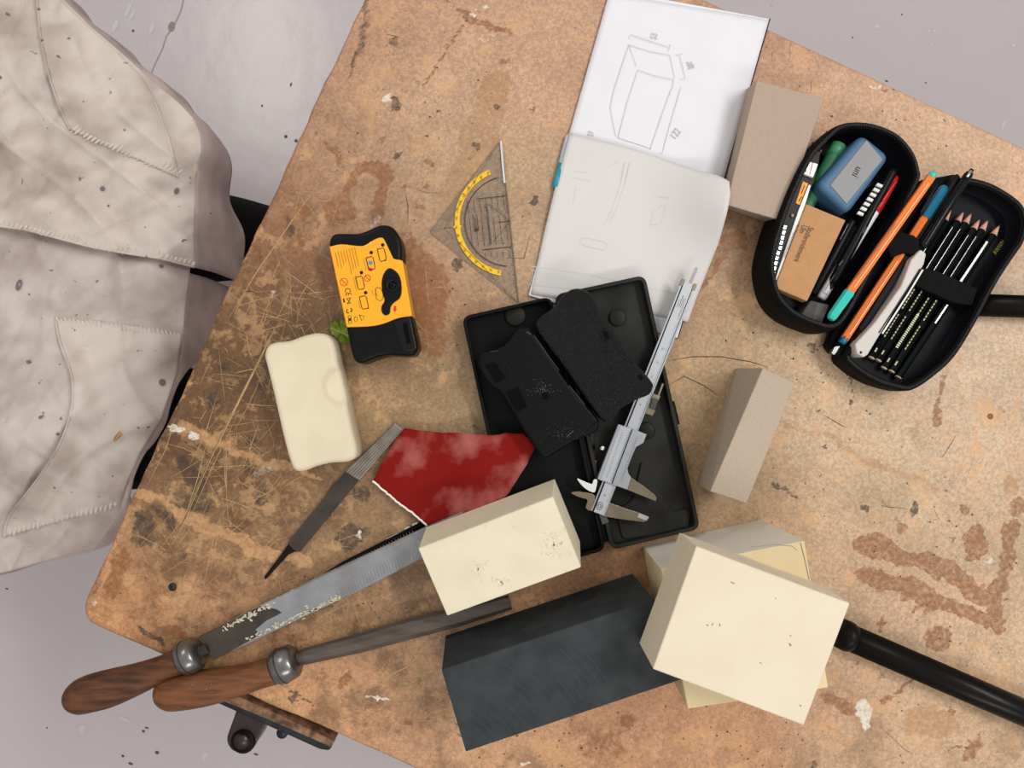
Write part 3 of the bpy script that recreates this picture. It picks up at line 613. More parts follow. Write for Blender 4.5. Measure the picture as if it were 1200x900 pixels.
MS = mat('grime', (205, 196, 168), .9); MSd = mat('nick', (140, 126, 104), .9)
low = thing('modelling_block', 'yellowed cream foam block lying beneath the big pale one', 'foam block', tuple(P(860, 720)))
hexa('block_body', [(775, 667), (943, 634), (971, 806), (806, 831)], .0925, [(753, 640), (893, 608), (918, 757), (779, 779)], 0, [MCy, mat('pale_sawn_face', (232, 226, 214), .9, var=.05, vscale=30)], low, .0012, 2).data.polygons[2].material_index = 1
strips('split_line', [([(938, 636), (943, 655), (948, 679)], .9), ([(880, 641), (908, 638), (928, 640), (934, 645)], .6)], .0927, MSd, low)
big = thing('modelling_block', 'big pale cream foam block resting on top of the yellowed one', 'foam block', tuple(P(880, 735, .093)))
hexa('block_body', [(816, 640), (996, 707), (942, 850), (765, 784)], .149, [(796, 624), (967, 687), (916, 825), (749, 754)], .093, MCw, big, .0007)
strips('nick', [([(856, 682), (861, 684)], 1), ([(828, 732), (830, 733)], 1.2), ([(834, 733), (836, 730)], .8), ([(843, 731), (844, 734)], 1.2), ([(925, 754), (927, 757)], 1.8), ([(926, 744), (927, 746)], 1), ([(937, 826), (939, 828)], 1.2), ([(890, 776), (893, 778)], .7), ([(908, 700), (910, 702)], .6)], .1492, MSd, big)
mid = thing('modelling_block', 'cream foam block with grey smudges resting on files and plastic case', 'foam block', tuple(P(585, 650, .02)))
hexa('block_body', [(490, 643), (648, 582), (681, 665), (524, 722)], .064, [(499, 618), (650, 561), (680, 635), (532, 692)], .0215, MCr, mid, .0007)
def smm(name, col1, col2):
    """soft smudge: stain colour fading with noise"""
    return mat(name, col1, .9, col2=col2, vscale=90, lo=.4, hi=.6)
rs2 = random.Random(5); sm = []
for cx, cy, sx, sy, n in ((648, 640, 8, 9, 60), (562, 662, 5, 4, 18), (583, 680, 8, 4, 26), (590, 614, 12, 3, 6)):
    for i in range(n): r = rs2.uniform(.4, 1.3); sm.append(ell(rs2.gauss(cx, sx), rs2.gauss(cy, sy), r*1.5, r*.8, 7, rs2.uniform(0, 3)))
discs('smudge', sm, .0642, mat('smudge_grey', (212, 201, 170), .9), mid, True)

ck = [([(470+R_*math.cos(a), 960-R_*math.sin(a)) for a in [(.35+.95*j/12) for j in range(13)]], .9) for R_ in range(120, 300, 9)]
ck = [([p for p in pl if 530+ (881-p[1])*-.29+12 < p[0] < 740 and p[1] > 795-.33*(p[0]-517)+5 and p[1] < 876-.33*(p[0]-546)], w_) for pl, w_ in ck]
strips('saw_mark', [c_ for c_ in ck if len(c_[0]) > 1], .0882, mat('saw_mark', (66, 70, 72), .9, spec=.15), prot, True)

# ------------------------------------------------------------------ carved block
outl = [(309, 416), (313, 405), (322, 401), (338, 399), (355, 393), (369, 390), (381, 391.5), (389, 399), (393, 412), (395, 426), (399, 444), (405, 470), (412, 503), (417, 525), (416, 536), (406, 541.5), (387, 543), (370, 547), (355, 552.5), (345, 551.5), (339, 541), (331, 512), (320, 463), (312, 430)]
tc_ = P(396, 453, .032)
def disp_c(v):
    d = (Vector((v.x, v.y))-Vector((tc_.x, tc_.y))); a = math.radians(14); u_ = d.x*math.cos(a)+d.y*math.sin(a); w_ = -d.x*math.sin(a)+d.y*math.cos(a)
    e = math.hypot(u_/.0165, w_/.0200); v.z -= .0062*max(0, min(1, (1-e)/.30))**1.3
    v.z -= .0005*math.exp(-((v.x-tc_.x+.03)/.02)**2)
    return v
o = rings('carved_camera_model', smooth_curve(outl, 6), .032, 0, mat('carved_cream', (226, 214, 188), .8, spec=.25, col2=(218, 206, 180), vscale=25), None, .0055, 7, 46, disp_c)
tag(o, 'hand-carved cream foam model of a compact camera with thumb hollow', 'camera model')

# ------------------------------------------------------------------ leaf
lfm = mat('green_leaf', (140, 150, 46), .5, col2=(104, 124, 34), vscale=150)
c = P(398, 388, .002)
lo_ = smooth_curve([(387, 381), (393, 376), (401, 375), (409, 380), (413, 392), (408, 402), (398, 401), (393, 395), (388, 390)], 3)
V = [P(x, y, .0035+.0025*math.sin(x*.5)) for x, y in lo_]+[P(400, 388, .001)]
n = len(lo_); me = mesh(V+[v-Vector((0, 0, .0004)) for v in V], [[i, (i+1) % n, n] for i in range(n)]+[[n+1+(i+1) % n, n+1+i, 2*n+1] for i in range(n)]+[[i, n+1+i, n+1+(i+1) % n, (i+1) % n] for i in range(n)])
lf = thing('leaf', 'small green leaf poking out from under the yellow camera', 'leaf', tuple(P(400, 388)))
link('blade', me, lfm, lf); strips('vein', [([(388, 384), (398, 389), (410, 394)], .8)], .0068, mat('leaf_vein', (160, 176, 80), .5), lf)

# ------------------------------------------------------------------ disposable camera
out2 = [(385.5, 283), (389, 275.5), (396, 273), (418, 273), (431, 269), (442, 264), (451, 263), (460, 266), (468, 277), (471, 290), (471, 305), (475, 329), (481, 364), (489, 400), (489, 410), (484, 416.5), (475, 417), (453, 416.5), (436, 421), (425, 425.5), (417, 424), (412, 415), (406, 386), (395.5, 333), (386.5, 292)]
dc = thing('disposable_camera', 'black disposable camera wrapped in a printed yellow sleeve', 'camera', tuple(P(437, 345)))
MBp = mat('black_plastic', (24, 24, 25), .38, var=.3, vscale=60, bump=.1, bscale=900)
HC = .031
rings('body', smooth_curve(out2, 5), HC-.0008, 0.0, MBp, dc, .0045, 6, 0)
yw = [(386.2, 289)]+smooth_curve([(386.2, 289), (400, 286), (424, 288), (435, 282.5), (442, 279), (448, 278.4), (452, 284), (461, 303)], 4, False)+[(471.5, 305), (476, 330), (482, 365), (483, 370)]+smooth_curve([(481, 370.5), (466, 373), (449, 379.5), (433, 382.5), (406, 383.5)], 4, False)
yw.append((395.3, 333))
prism('sleeve', yw, HC, .0035, mat('yellow_card', (250, 172, 8), .35, var=.03, vscale=30, spec=.5, coat=.2), dc, .0016, 3)
lens_o = smooth_curve([(457, 314), (466.7, 321), (470.4, 334), (469, 348), (461, 355), (457.6, 360), (456.5, 367), (451.5, 369.5), (447.3, 365.5), (447, 359), (450.5, 352), (447.8, 342), (447.3, 329), (450.5, 319)], 4)
lw = rings('lens_panel', lens_o, HC+.0012, HC-.001, mat('soft_black', (20, 20, 21), .5), dc, .0009, 3, 4)
c = P(459.5, 334, HC+.002)
def ringdisc(name, px, py, ro, h1, h0, m, parent, prof):
    c = P(px, py, h1); lathe(name, Vector((c.x, c.y, TZ+h0)), Vector((c.x, c.y, TZ+h1)), prof, m, parent, 22)
ringdisc('lens_ring', 459.5, 334, .006, HC+.0022, HC, MBp, dc, [(0, .0072), (.8, .0072), (1, .0064), (.95, .0045), (.6, .004)])
ringdisc('lens', 459.5, 334, .004, HC+.0018, HC, mat('lens_glass', (10, 10, 12), .05, coat=1), dc, [(0, .004), (.8, .0035), (1, .001)])
prism('grip_panel', round_poly([(462, 377), (480.5, 372.5), (488, 409), (473, 412.5), (468, 402)], 2), HC+.0003, HC-.002, mat('gloss_black', (34, 34, 36), .2), dc, .0005)
prism('slot', [(471.5, 379), (476.5, 377.5), (481.5, 402), (476.5, 403.5)], HC+.0005, HC-.001, mat('pit_black', (6, 6, 6), .9), dc)
MI = mat('print_black', (40, 34, 24), .5); MIr = mat('print_red', (206, 44, 24), .5); MIb = mat('print_blue', (96, 140, 170), .5); MIl = mat('print_brown', (170, 110, 20), .6); hh = HC+.00012
lines = []; rr = random.Random(9)
for k in range(8):
    x0 = 393+k*3.2; y0 = 296-.9*k; l = (17, 19, 16, 14, 29, 24, 24, 22)[k]
    lines.append(([(x0, y0), (x0+l*.22, y0+l)], .8))
for x0, y0, l in ((426, 303, 14), (428.5, 302, 15), (414, 324, 17), (416.5, 322, 11), (420, 352, 9), (442, 291, 6), (436, 340, 6), (439, 337, 9), (441, 343, 4)): lines.append(([(x0, y0), (x0+l*.22, y0+l)], .6))
strips('fine_print', lines, hh, MIl, dc, True)
ph = []
for x, y in ((447.5, 298), (434.4, 308), (422, 331), (426.5, 354)):
    R_ = lambda a, b: (x+a*.97+b*.22, y-a*.22+b*.97)
    ph.append(([R_(-4, -7), R_(3, -7), R_(4, -5), R_(4, 6), R_(3, 8), R_(-3, 8), R_(-4, 6), R_(-4, -7)], .9))
strips('camera_icon', ph, hh, MI, dc)
discs('icon_number', [ell(x, y, 2.1, 2.1, 12) for x, y in ((448.5, 287), (435, 296), (423.5, 319.5), (428.5, 343))]+[ell(403+2*math.cos(a), 330.5+2*math.sin(a), .5, .5, 5) for a in (0, 2, 4)], hh+.0001, MI, dc)
discs('blue_dial', [ell(434, 308, 2.6, 2.6, 12)], hh+.0001, MIb, dc)
for cx, cy, r in ((403, 330.5, 4.4), (430.5, 326, 3.6)): strips('red_ring', [(ell(cx, cy, r, r, 17, 0, 0, 2*math.pi*17/16), .9), ([(cx-r*.7, cy-r*.7), (cx+r*.7, cy+r*.7)], .8)], hh, MIr, dc)
discs('red_arrow', [[(461.5, 358.5), (464.5, 358.8), (464.2, 362), (465.5, 362.2), (462.5, 366), (460.2, 361.5), (461.4, 361.8)], [(432, 313), (437, 315), (436, 318), (432, 317)], [(451, 303), (453, 305), (450, 306)], [(431.5, 359.5), (433, 362), (430, 362)]], hh, MIr, dc)
text('ce_mark', 'CE', 406.5, 337.5, (.2, 1), 7, hh, MI, dc, squash=.8)
strips('recycling_mark', [([(402.5, 350), (403.5, 354.5)], 1.8), ([(406, 350), (411, 355)], .7), ([(411, 349), (407, 356)], .7), ([(406, 350), (411, 349)], .7), ([(411, 355), (407, 356)], .7), ([(407, 362), (406, 366), (409, 367)], 1.2), ([(411, 361), (413, 364)], 1.2), ([(408, 370), (411, 369.5), (412, 379), (409, 380), (408, 370)], .7), ([(416, 371), (415, 376), (418, 377), (419, 372), (416, 371)], .6), ([(421, 369), (427, 371), (424, 376), (421, 369)], .7)], hh, MI, dc)
discs('mark_dot', [ell(411.5, 365, 1, 1, 8), ell(410, 374.5, 1.2, 2, 8)], hh, MI, dc)
strips('outline_lens', [(smooth_curve([(441, 337), (446, 338), (449, 346), (447, 352), (442, 351), (440, 345), (441, 337)], 3, False), .6)], hh, MI, dc)

# ------------------------------------------------------------------ set square
def plastic_material():
    m = bpy.data.materials.new('clear_plastic'); m.use_nodes = True; nt = m.node_tree; L = nt.links.new
    nt.nodes.remove(nt.nodes['Principled BSDF']); out = nt.nodes['Material Output']
    t = N(nt, 'ShaderNodeBsdfTransparent'); t.inputs[0].default_value = (.985, .985, .985, 1)
    g_ = N(nt, 'ShaderNodeBsdfGlossy'); g_.inputs['Roughness'].default_value = .12; lw_ = N(nt, 'ShaderNodeFresnel'); lw_.inputs[0].default_value = 1.49
    tcn = N(nt, 'ShaderNodeTexCoord'); nn = N(nt, 'ShaderNodeTexNoise'); nn.inputs['Scale'].default_value = 120; L(tcn.outputs['Object'], nn.inputs[0]); L(nn.outputs[0], g_.inputs['Roughness'])
    mx = N(nt, 'ShaderNodeMixShader'); L(lw_.outputs[0], mx.inputs[0]); L(t.outputs[0], mx.inputs[1]); L(g_.outputs[0], mx.inputs[2]); L(mx.outputs[0], out.inputs[0]); return m
MPl = plastic_material()
A_, B_, R0 = Vector((587.5, 163.5)), Vector((608, 354.5)), Vector((503.7, 272))
sq = thing('set_square', 'transparent set square with yellow protractor arc on the bare board', 'set square', tuple(P(570, 265)))
prism('plate', [tuple(A_), tuple(B_), tuple(R0)], .0016, .0002, MPl, sq)
hq = .00172; ctr = (A_+B_)/2; dh = (B_-A_).normalized(); nh = (R0-ctr); nh = (nh-dh*nh.dot(dh)).normalized()
def S(a, b): q = ctr+dh*a+nh*b; return (q.x, q.y)
yel = mat('yellow_band', (240, 190, 20), .5); inkk = mat('ink', (60, 52, 46), .6)
arc = [S(62*math.sin(t), 62*math.cos(t)) for t in [(-74+148*i/40)*math.pi/180 for i in range(41)]]
strips('protractor_arc', [(arc, 6)], hq, yel, sq)
dm = S(0, 62); discs('arc_pointer', [[S(0, 67.5), S(-4, 62), S(0, 56.5), S(4, 62)]], hq+.0001, yel, sq)
for k in range(17):
    a = math.radians((k-8)*9.1)*-1; p = S(60.2*math.sin(a), 62*math.cos(a)); text('arc_number', str((k+1)*10), p[0]-1.2, p[1]+2.6, (.1, -1), 3.2, hq+.0002, inkk, sq, squash=.8)
ln = [([S(53*math.sin(t), 53*math.cos(t)) for t in [(-80+160*i/40)*math.pi/180 for i in range(41)]], 1.1)]
for k in range(-9, 10):
    a = math.radians(k*9.1); r1 = 70 if k % 2 else 69; lim = 81/(math.cos(a)+abs(math.sin(a))+1e-6)-3
    if lim > 70: ln.append(([S(69*math.sin(a), 69*math.cos(a)), S(lim*math.sin(a), lim*math.cos(a))], .7))
for j in range(1, 8): ln.append(([S(-32+j*.5, 7*j-2), S(-14, 7*j-2)], .5)); ln.append(([S(-8, 7*j-2), S(26, 7*j-2)], .5)); ln.append(([S(34, 7*j-2), S(44-j, 7*j-2)], .5)) if j < 6 else None
ln += [([S(-30, 2), S(-30, 36)], .9), ([S(30, 2), S(30, 36)], .9), ([S(0, 0), S(0, 14)], .8), ([S(0, 0), S(-22, 22)], .5), ([S(0, 0), S(22, 22)], .5), ([S(-12, 38), S(8, 38)], .8), ([S(-12, 42), S(8, 42)], .8)]
for i in range(81): a = -84+i*2.1; ln.append(([S(a, 1), S(a, 4.5 if i % 5 == 0 else 2.8)], .45))
strips('ruling', ln, hq, inkk, sq, True)
discs('logo_dot', [ell(*S(6, 40), 2, 2, 10)], hq, inkk, sq)
ed = mat('plastic_edge', (128, 112, 96), .3)
strips('bevel_line', [([tuple(A_), tuple(R0)], .9), ([tuple(R0), tuple(B_)], .9), ([S(-92, 3.6), S(0, 77)], .6), ([S(0, 77), S(92, 3.6)], .6), ([tuple(A_), tuple(B_)], .7)], hq, ed, sq)
hb = [S(-22, 25), S(22, 25)]
prism('handle', round_poly([S(-23, 22.5), S(23, 22.5), S(23, 27.5), S(-23, 27.5)], 2), .0075, .0016, MPl, sq, .0008)
strips('highlight_bevel', [([S(-95, .6), S(-60, 1.6), S(-45, 1.6)], 2.4)], hq+.0002, mat('bevel_glint', (215, 215, 215), .15, metal=.2), sq)  # pale strip painted as a glint on the clear bevel

# ------------------------------------------------------------------ plastic case (two trays)
MT = mat('case_black', (9, 9, 9), .55, var=.3, vscale=50, speck=(60, 60, 58), sscale=420, sth=.74, bump=.15, bscale=600)
MT2 = mat('case_dusty', (30, 30, 28), .5, col2=(44, 44, 40), vscale=22, speck=(80, 80, 76), sscale=420, sth=.76, bump=.1, bscale=500)
def scale_poly(pts, d):
    cx = sum(p[0] for p in pts)/len(pts); cy = sum(p[1] for p in pts)/len(pts); o = []
    for x, y in pts:
        v = Vector((x-cx, y-cy)); o.append((cx+v.x*(1-d/v.length), cy+v.y*(1-d/v.length)))
    return o
def inset(pts, d):
    n = len(pts); o = []; sg = 1 if sum(pts[i-1][0]*pts[i][1]-pts[i][0]*pts[i-1][1] for i in range(n)) > 0 else -1
    for i in range(n):
        t = Vector(pts[(i+1) % n])-Vector(pts[i-1]); t.normalize(); nn = Vector((-t.y, t.x))*sg; v = Vector(pts[i])
        o.append(tuple(v+nn*d))
    return o
def tray(quad, hr, hfl, hb, wl, m, parent, r=11, mfl=None):
    o = round_poly(quad, r, 6); i_ = inset(o, wl); n = len(o)
    ot = [P(x, y, hr) for x, y in o]; it = [P(x, y, hr) for x, y in i_]
    ob = [Vector((v.x, v.y, TZ+hb)) for v in ot]; ib = [Vector((v.x, v.y, TZ+hfl)) for v in it]
    V = ot+it+ib+ob; Fs = []
    for a in range(3):
        for k in range(n): j = (k+1) % n; Fs.append([a*n+k, a*n+j, (a+1)*n+j, (a+1)*n+k])
    for k in range(n): j = (k+1) % n; Fs.append([3*n+k, 3*n+j, j, k])
    Fs += [list(range(2*n, 3*n)), list(range(3*n, 4*n))]
    return link('tray', mesh(V, Fs), m, parent, False, .0008, 2)
case = thing('instrument_case', 'open black plastic caliper case with two shallow halves', 'case', tuple(P(680, 500)))
B0 = .0042; RIM = .0185
tray([(541, 371), (646, 347), (710, 645), (606, 672)], RIM, B0+.003, B0, 4, MT, case)
tray([(650, 345), (756, 322), (821, 620), (716, 645)], RIM, B0+.003, B0, 4.5, MT2, case)
prism('hinge', [(646, 362), (652, 361), (713, 634), (708, 636)], RIM-.004, B0+.002, MT, case, .001)
for x, y in ((758, 505), (724, 372)): disc_at('boss', x, y, .0085, B0+.0055, B0+.003, mat('case_boss', (42, 42, 38), .45), case)
disc_at('boss', 604, 370, .010, B0+.006, B0+.003, MT2, case)
prism('moulded_ridge', round_poly([(752, 540), (786, 600), (806, 596), (810, 604), (806, 622), (730, 632), (722, 600), (742, 585)], 5), B0+.006, B0+.003, MT2, case, .001)
prism('latch', round_poly([(702, 603), (709, 601), (714, 612), (706, 615)], 1.5), RIM+.0022, RIM-.003, mat('smoky', (70, 72, 72), .15), case, .0004)
prism('catch', [(788, 470), (790.5, 470), (797, 497), (793.5, 498)], RIM-.001, RIM-.008, MT, case, .0004)

# ------------------------------------------------------------------ two black camera shells
def shell(name, label, outline, h1, h0, m, holes, round_):
    t = thing(name, label, 'camera model', tuple(P(*outline[0], h0)))
    rings('body', smooth_curve(outline, 5), h1, h0, m, t, .003, 5, 0)
    return t
MSh = mat('smooth_black_shell', (8, 9, 10), .45, speck=(70, 72, 72), sscale=380, sth=.76, bump=.1, bscale=300)
MTx = mat('textured_black_shell', (14, 15, 17), .42, spec=.32, bump=1.0, bscale=700, speck=(120, 122, 124), sscale=1300, sth=.70, bdist=.003)
o1 = [(608.5, 384), (618, 383.6), (625.6, 391), (647.6, 422.7), (672, 457), (699, 488.7), (701.4, 496), (699, 506), (677, 515.6), (655, 528), (640, 536.4), (630.5, 530), (608.5, 496), (589, 464), (576.7, 449.6), (562, 430), (562, 418), (572, 411.7), (591, 404), (601, 391)]
s1 = shell('camera_shell', 'smooth black camera-shaped shell with viewfinder openings on the left tray', o1, .043, .020, MSh, None, 1)
pit = mat('pit_black', (6, 6, 6), .9)
prism('lens_surround', smooth_curve([(563, 420), (572, 412), (590, 420), (600, 440), (596, 453), (582, 455), (568, 440)], 4), .0437, .042, MSh, s1, .0006)
for q in ([(568, 427.6), (580, 424), (592.6, 442), (581.6, 449.6)], [(592.6, 459), (607, 453), (618, 476.5), (606, 482.6)]): prism('opening', round_poly(q, 1.5), .0440, .041, pit, s1)
prism('opening', ell(639, 464, 4.6, 4.6, 18), .0433, .042, pit, s1)
strips('edge_wear', [([(626, 393), (646, 422), (655, 434)], .6), ([(667, 452), (685, 474)], .6), ([(570, 413), (584, 411)], .5), ([(664, 512), (672, 505)], .8), ([(617, 389), (622, 392)], .9)], .0432, mat('dust_grey', (72, 72, 72), .8), s1)
ds = []
for i in range(70): ds.append(ell(rs2.gauss(636, 8), rs2.gauss(455, 5), .35, .35, 5))
for i in range(50): ds.append(ell(rs2.gauss(660, 12), rs2.gauss(508, 6), .3, .3, 5))
discs('dust', ds, .0432, mat('dust_pale', (110, 110, 108), .9), s1, True)
o2 = [(629, 377), (636, 369.5), (648, 361), (660, 346), (671, 338.5), (684, 339), (696.5, 349), (704, 369), (721, 393), (743, 422.7), (764, 447), (765, 456), (760, 463), (745, 469), (728, 479), (719, 491), (713, 495), (706, 491), (694, 476), (662, 430), (640, 401), (630, 386)]
s2 = shell('camera_shell', 'rough textured black camera-shaped shell overlapping the caliper beam', o2, .046, .0245, MTx, None, 1)
prism('lens_surround', ell(710, 392, 6, 8, 18, -.5), .0467, .045, MSh, s2, .0005)
prism('opening', round_poly([(706, 389), (711, 387.5), (715, 396), (710, 398)], 1), .0470, .045, pit, s2)
prism('opening', round_poly([(747, 441), (751, 438), (754, 443), (751, 446)], 1), .0463, .045, pit, s2)

# ------------------------------------------------------------------ caliper
MA = mat('satin_steel', (160, 164, 170), .38, .55, var=.06, vscale=200); MAd = mat('worn_steel', (140, 128, 110), .32, .75, var=.3, vscale=60); MAl = mat('pale_scale', (176, 180, 186), .5, .3, var=.05, vscale=100); MAk = mat('dark_slot', (44, 44, 44), .5, .4)
cal = thing('caliper', 'steel vernier caliper with open jaws lying across the black case', 'caliper', tuple(P(740, 480, RIM)))
h = .0235
pa, pb = Vector((700.5, 601.5)), Vector((807, 333)); ax = (pb-pa).normalized(); nx = Vector((-ax.y, ax.x))     # nx points right-down side
def K(t, s): q = pa+(pb-pa)*t+nx*s; return (q.x, q.y)
LB = (pb-pa).length
prism('beam', [K(0, -8), K(1, -8.6), K(1, 8.6), K(0, 8)], h, h-.0035, MAk, cal, .0003)
prism('scale_strip', [K(0, -5), K(1.005, -5.5), K(1.005, 5.5), K(0, 7)], h+.0003, h-.001, MAl, cal)
for s in (-8, 7.4): prism('edge_rail', [K(0, s-.6), K(1, s-.8), K(1, s+1), K(0, s+.9)], h+.0004, h-.002, MA, cal)
prism('depth_rod', [K(.97, -.6), K(1.075, .4), K(1.075, 3.6), K(.97, 3)], h-.0008, h-.003, mat('rod_steel', (150, 140, 146), .25, .8), cal)
prism('end_stop', [K(.985, -9.5), K(1.012, -9.5), K(1.012, -5.5), K(.985, -5.5)], h+.0012, h-.003, MAd, cal, .0004); prism('end_stop', [K(.985, 5.5), K(1.012, 5.5), K(1.012, 9.5), K(.985, 9.5)], h+.0012, h-.003, MAd, cal, .0004)
sl = prism('slider', [(724.5, 497), (734, 500), (745.2, 504), (758, 509), (754, 519), (745.5, 524), (741, 534), (735.4, 549), (736.5, 555), (740, 560), (735.4, 574), (719.9, 568.6), (703, 562.5), (700, 561), (708, 540)], h+.0026, h-.0035, MA, cal, .0004)
strips('slider_window', [([(741, 503), (717, 567)], 1.2)], h+.00275, MAk, cal); prism('window_scale', [(727.5, 499), (739, 502.5), (716, 566), (704.5, 562)], h+.0028, h+.002, MAl, cal)
prism('moving_jaw', [(740, 560), (754, 569.5), (767, 579.5), (770, 584), (768.5, 587.5), (752, 581), (735.4, 574)], h+.0008, h-.0035, MAd, cal, .0004)
fj = prism('fixed_jaw', [(713, 588.5), (734.7, 596.6), (749, 601), (761, 606), (759, 610), (754, 612), (730, 609), (707, 605)], h+.0002, h-.0035, MAd, cal, .0004)
discs('jaw_tip', [[(749, 601.5), (760.5, 606), (757, 610), (747, 606)]], h+.00035, mat('bright_tip', (200, 196, 196), .3, .5), cal)
prism('inner_jaw', smooth_curve([(676.3, 560.6), (684, 564), (691, 566.5), (694, 567), (696, 562), (700, 562.5), (699, 571), (696.5, 577.2), (688, 574), (681, 568)], 3), h+.001, h-.002, mat('bright_steel', (236, 236, 236), .2, .5), cal, .0003)
prism('fixed_inner_jaw', smooth_curve([(669.3, 578), (675, 576), (682, 576.5), (697.3, 581), (693, 598), (686.4, 595), (688.5, 586), (680, 583)], 3), h-.0002, h-.003, mat('brass_steel', (124, 110, 92), .4, .7), cal, .0003)
c = P(706.5, 525, h+.004); lathe('locking_screw', Vector((c.x-.001, c.y, TZ+h-.0035)), Vector((c.x, c.y, TZ+h+.004)), [(0, .002), (.4, .003), (.8, .003), (1, .0018)], mat('chrome', (210, 205, 205), .15, 1), cal, 14)
prism('thumb_bracket', [(765, 461), (774, 464), (772, 469), (769, 468.5), (765.5, 479), (768, 481), (765, 487.5), (756, 484)], h+.001, h-.0035, MAd, cal, .0003)
prism('thumb_wheel', [(764.5, 466), (771.5, 468), (768, 480), (761.5, 478)], h+.003, h-.0035, mat('knurled_steel', (84, 84, 82), .5, .6, bump=.8, bscale=1500), cal, .0005)
prism('side_spring', [(776, 449), (778, 450), (772.5, 464), (771, 463)], h, h-.002, MAd, cal)
tk = []
for i in range(130):
    t = .06+i*.0066; L2 = 2.6 if i % 10 == 0 else (2 if i % 5 == 0 else 1.3)
    if t < .13 or t > .41: tk.append(([K(t, 6.2-L2 if t < .5 else 5.2-L2), K(t, 6.2 if t < .5 else 5.2)], .35))
ink2 = mat('scale_ink', (70, 74, 80), .6)
strips('graduation', tk, h+.00045, ink2, cal, True)
tk = [([(712+17.6*i/20*1.0+.4, 557-51*i/20+2), (710.5+17.6*i/20, 556.3-51*i/20+2)], .4) for i in range(21)]+[([(727+i*.95, 562-i*2.55), (729.5+i*.95, 563-i*2.55)], .4) for i in range(20)]+[([(715+i*.62, 563-i*1.65), (718+i*.62, 564-i*1.65)], .35) for i in range(36)]
strips('vernier_marks', tk, h+.0030, ink2, cal, True)
for k, t in enumerate((.075, .47, .53, .59, .65, .71)): text('scale_number', str((0, 9, 10, 11, 12, 13)[k]), *K(t, 0), (ax.x, ax.y), 2.6, h+.0005, ink2, cal)
strips('maker_mark', [([*ell(702.6, 593, 3.4, 4.6, 15, .4, 0, 2*math.pi*15/14)], .8), ([*ell(702.6, 593, 1.6, 2.2, 9, .4, 0, 2*math.pi*9/8)], .7)], h+.0005, ink2, cal)
strips('fine_engraving', [([K(.90, -1), K(.95, -1)], .5), ([K(.90, 1), K(.94, 1)], .5), ([K(.86, 3), K(.94, 3)], .4), ([K(.9, -3), K(.93, -3)], .4)], h+.0005, ink2, cal)

# ------------------------------------------------------------------ pencils in the case
def pencil(label, a, b, r, body, wood=(226, 160, 140), lead=(60, 56, 58), cat='pencil', group=None, tipl=.014, leadl=.004, endm=None, rot=.3, silver=False, name='pencil'):
    """hexagonal pencil, a = point of the tip, b = blunt end (world)"""
    d = (b-a); L_ = d.length; u = d/L_
    t = thing(name, label, cat, tuple(a+d*.5), group)
    lathe('barrel', a+u*tipl, b-u*.0012, [(0, r), (1, r)], body, t, 6, False, rot=rot)
    w0 = lathe('sharpened_wood', a+u*leadl, a+u*tipl, [(0, r*.25), (1, r*.98)], mat('pencil_wood_%d' % wood[0], wood, .7, var=.1, vscale=500), t, 12)
    lathe('lead', a, a+u*leadl, [(0, .0002), (1, r*.25)], mat('graphite_%d' % lead[0], lead, .4), t, 8)
    lathe('end_cap', b-u*.0012, b, [(0, r*.96), (.7, r*.95), (1, r*.6)], endm or mat('gold_end', (206, 186, 160), .4), t, 8)
    return t
MDk = mat('black_lacquer', (12, 14, 14), .25, coat=.3)
pencil('black pencil with bared pinkish wood tip beside the caliper slider', P(697, 556, .011), P(684, 430, .011), .0036, MDk, (206, 112, 88))
pencil('black pencil with dark tip just left of the caliper jaws', P(690, 567, .0105), P(668, 450, .0105), .0036, MDk, (34, 28, 26))
pencil('black pencil with silver lettering tucked under the wooden handled file', P(373, 677, .0036), P(516, 604.5, .0036), .0036, MDk, (28, 26, 26), tipl=.03)
strips('pencil_tip_dummy', [([(452, 632), (466, 625)], .6)], .0074, mat('silver_print', (180, 180, 176), .5), bpy.data.objects['pencil.002']).name = 'lettering'
strips('lettering', [([(474, 620), (480, 617)], 1.5), ([(483, 615.5), (489, 612.5)], 1.5)], .0074, MC['silver_print'], bpy.data.objects['pencil.002'])

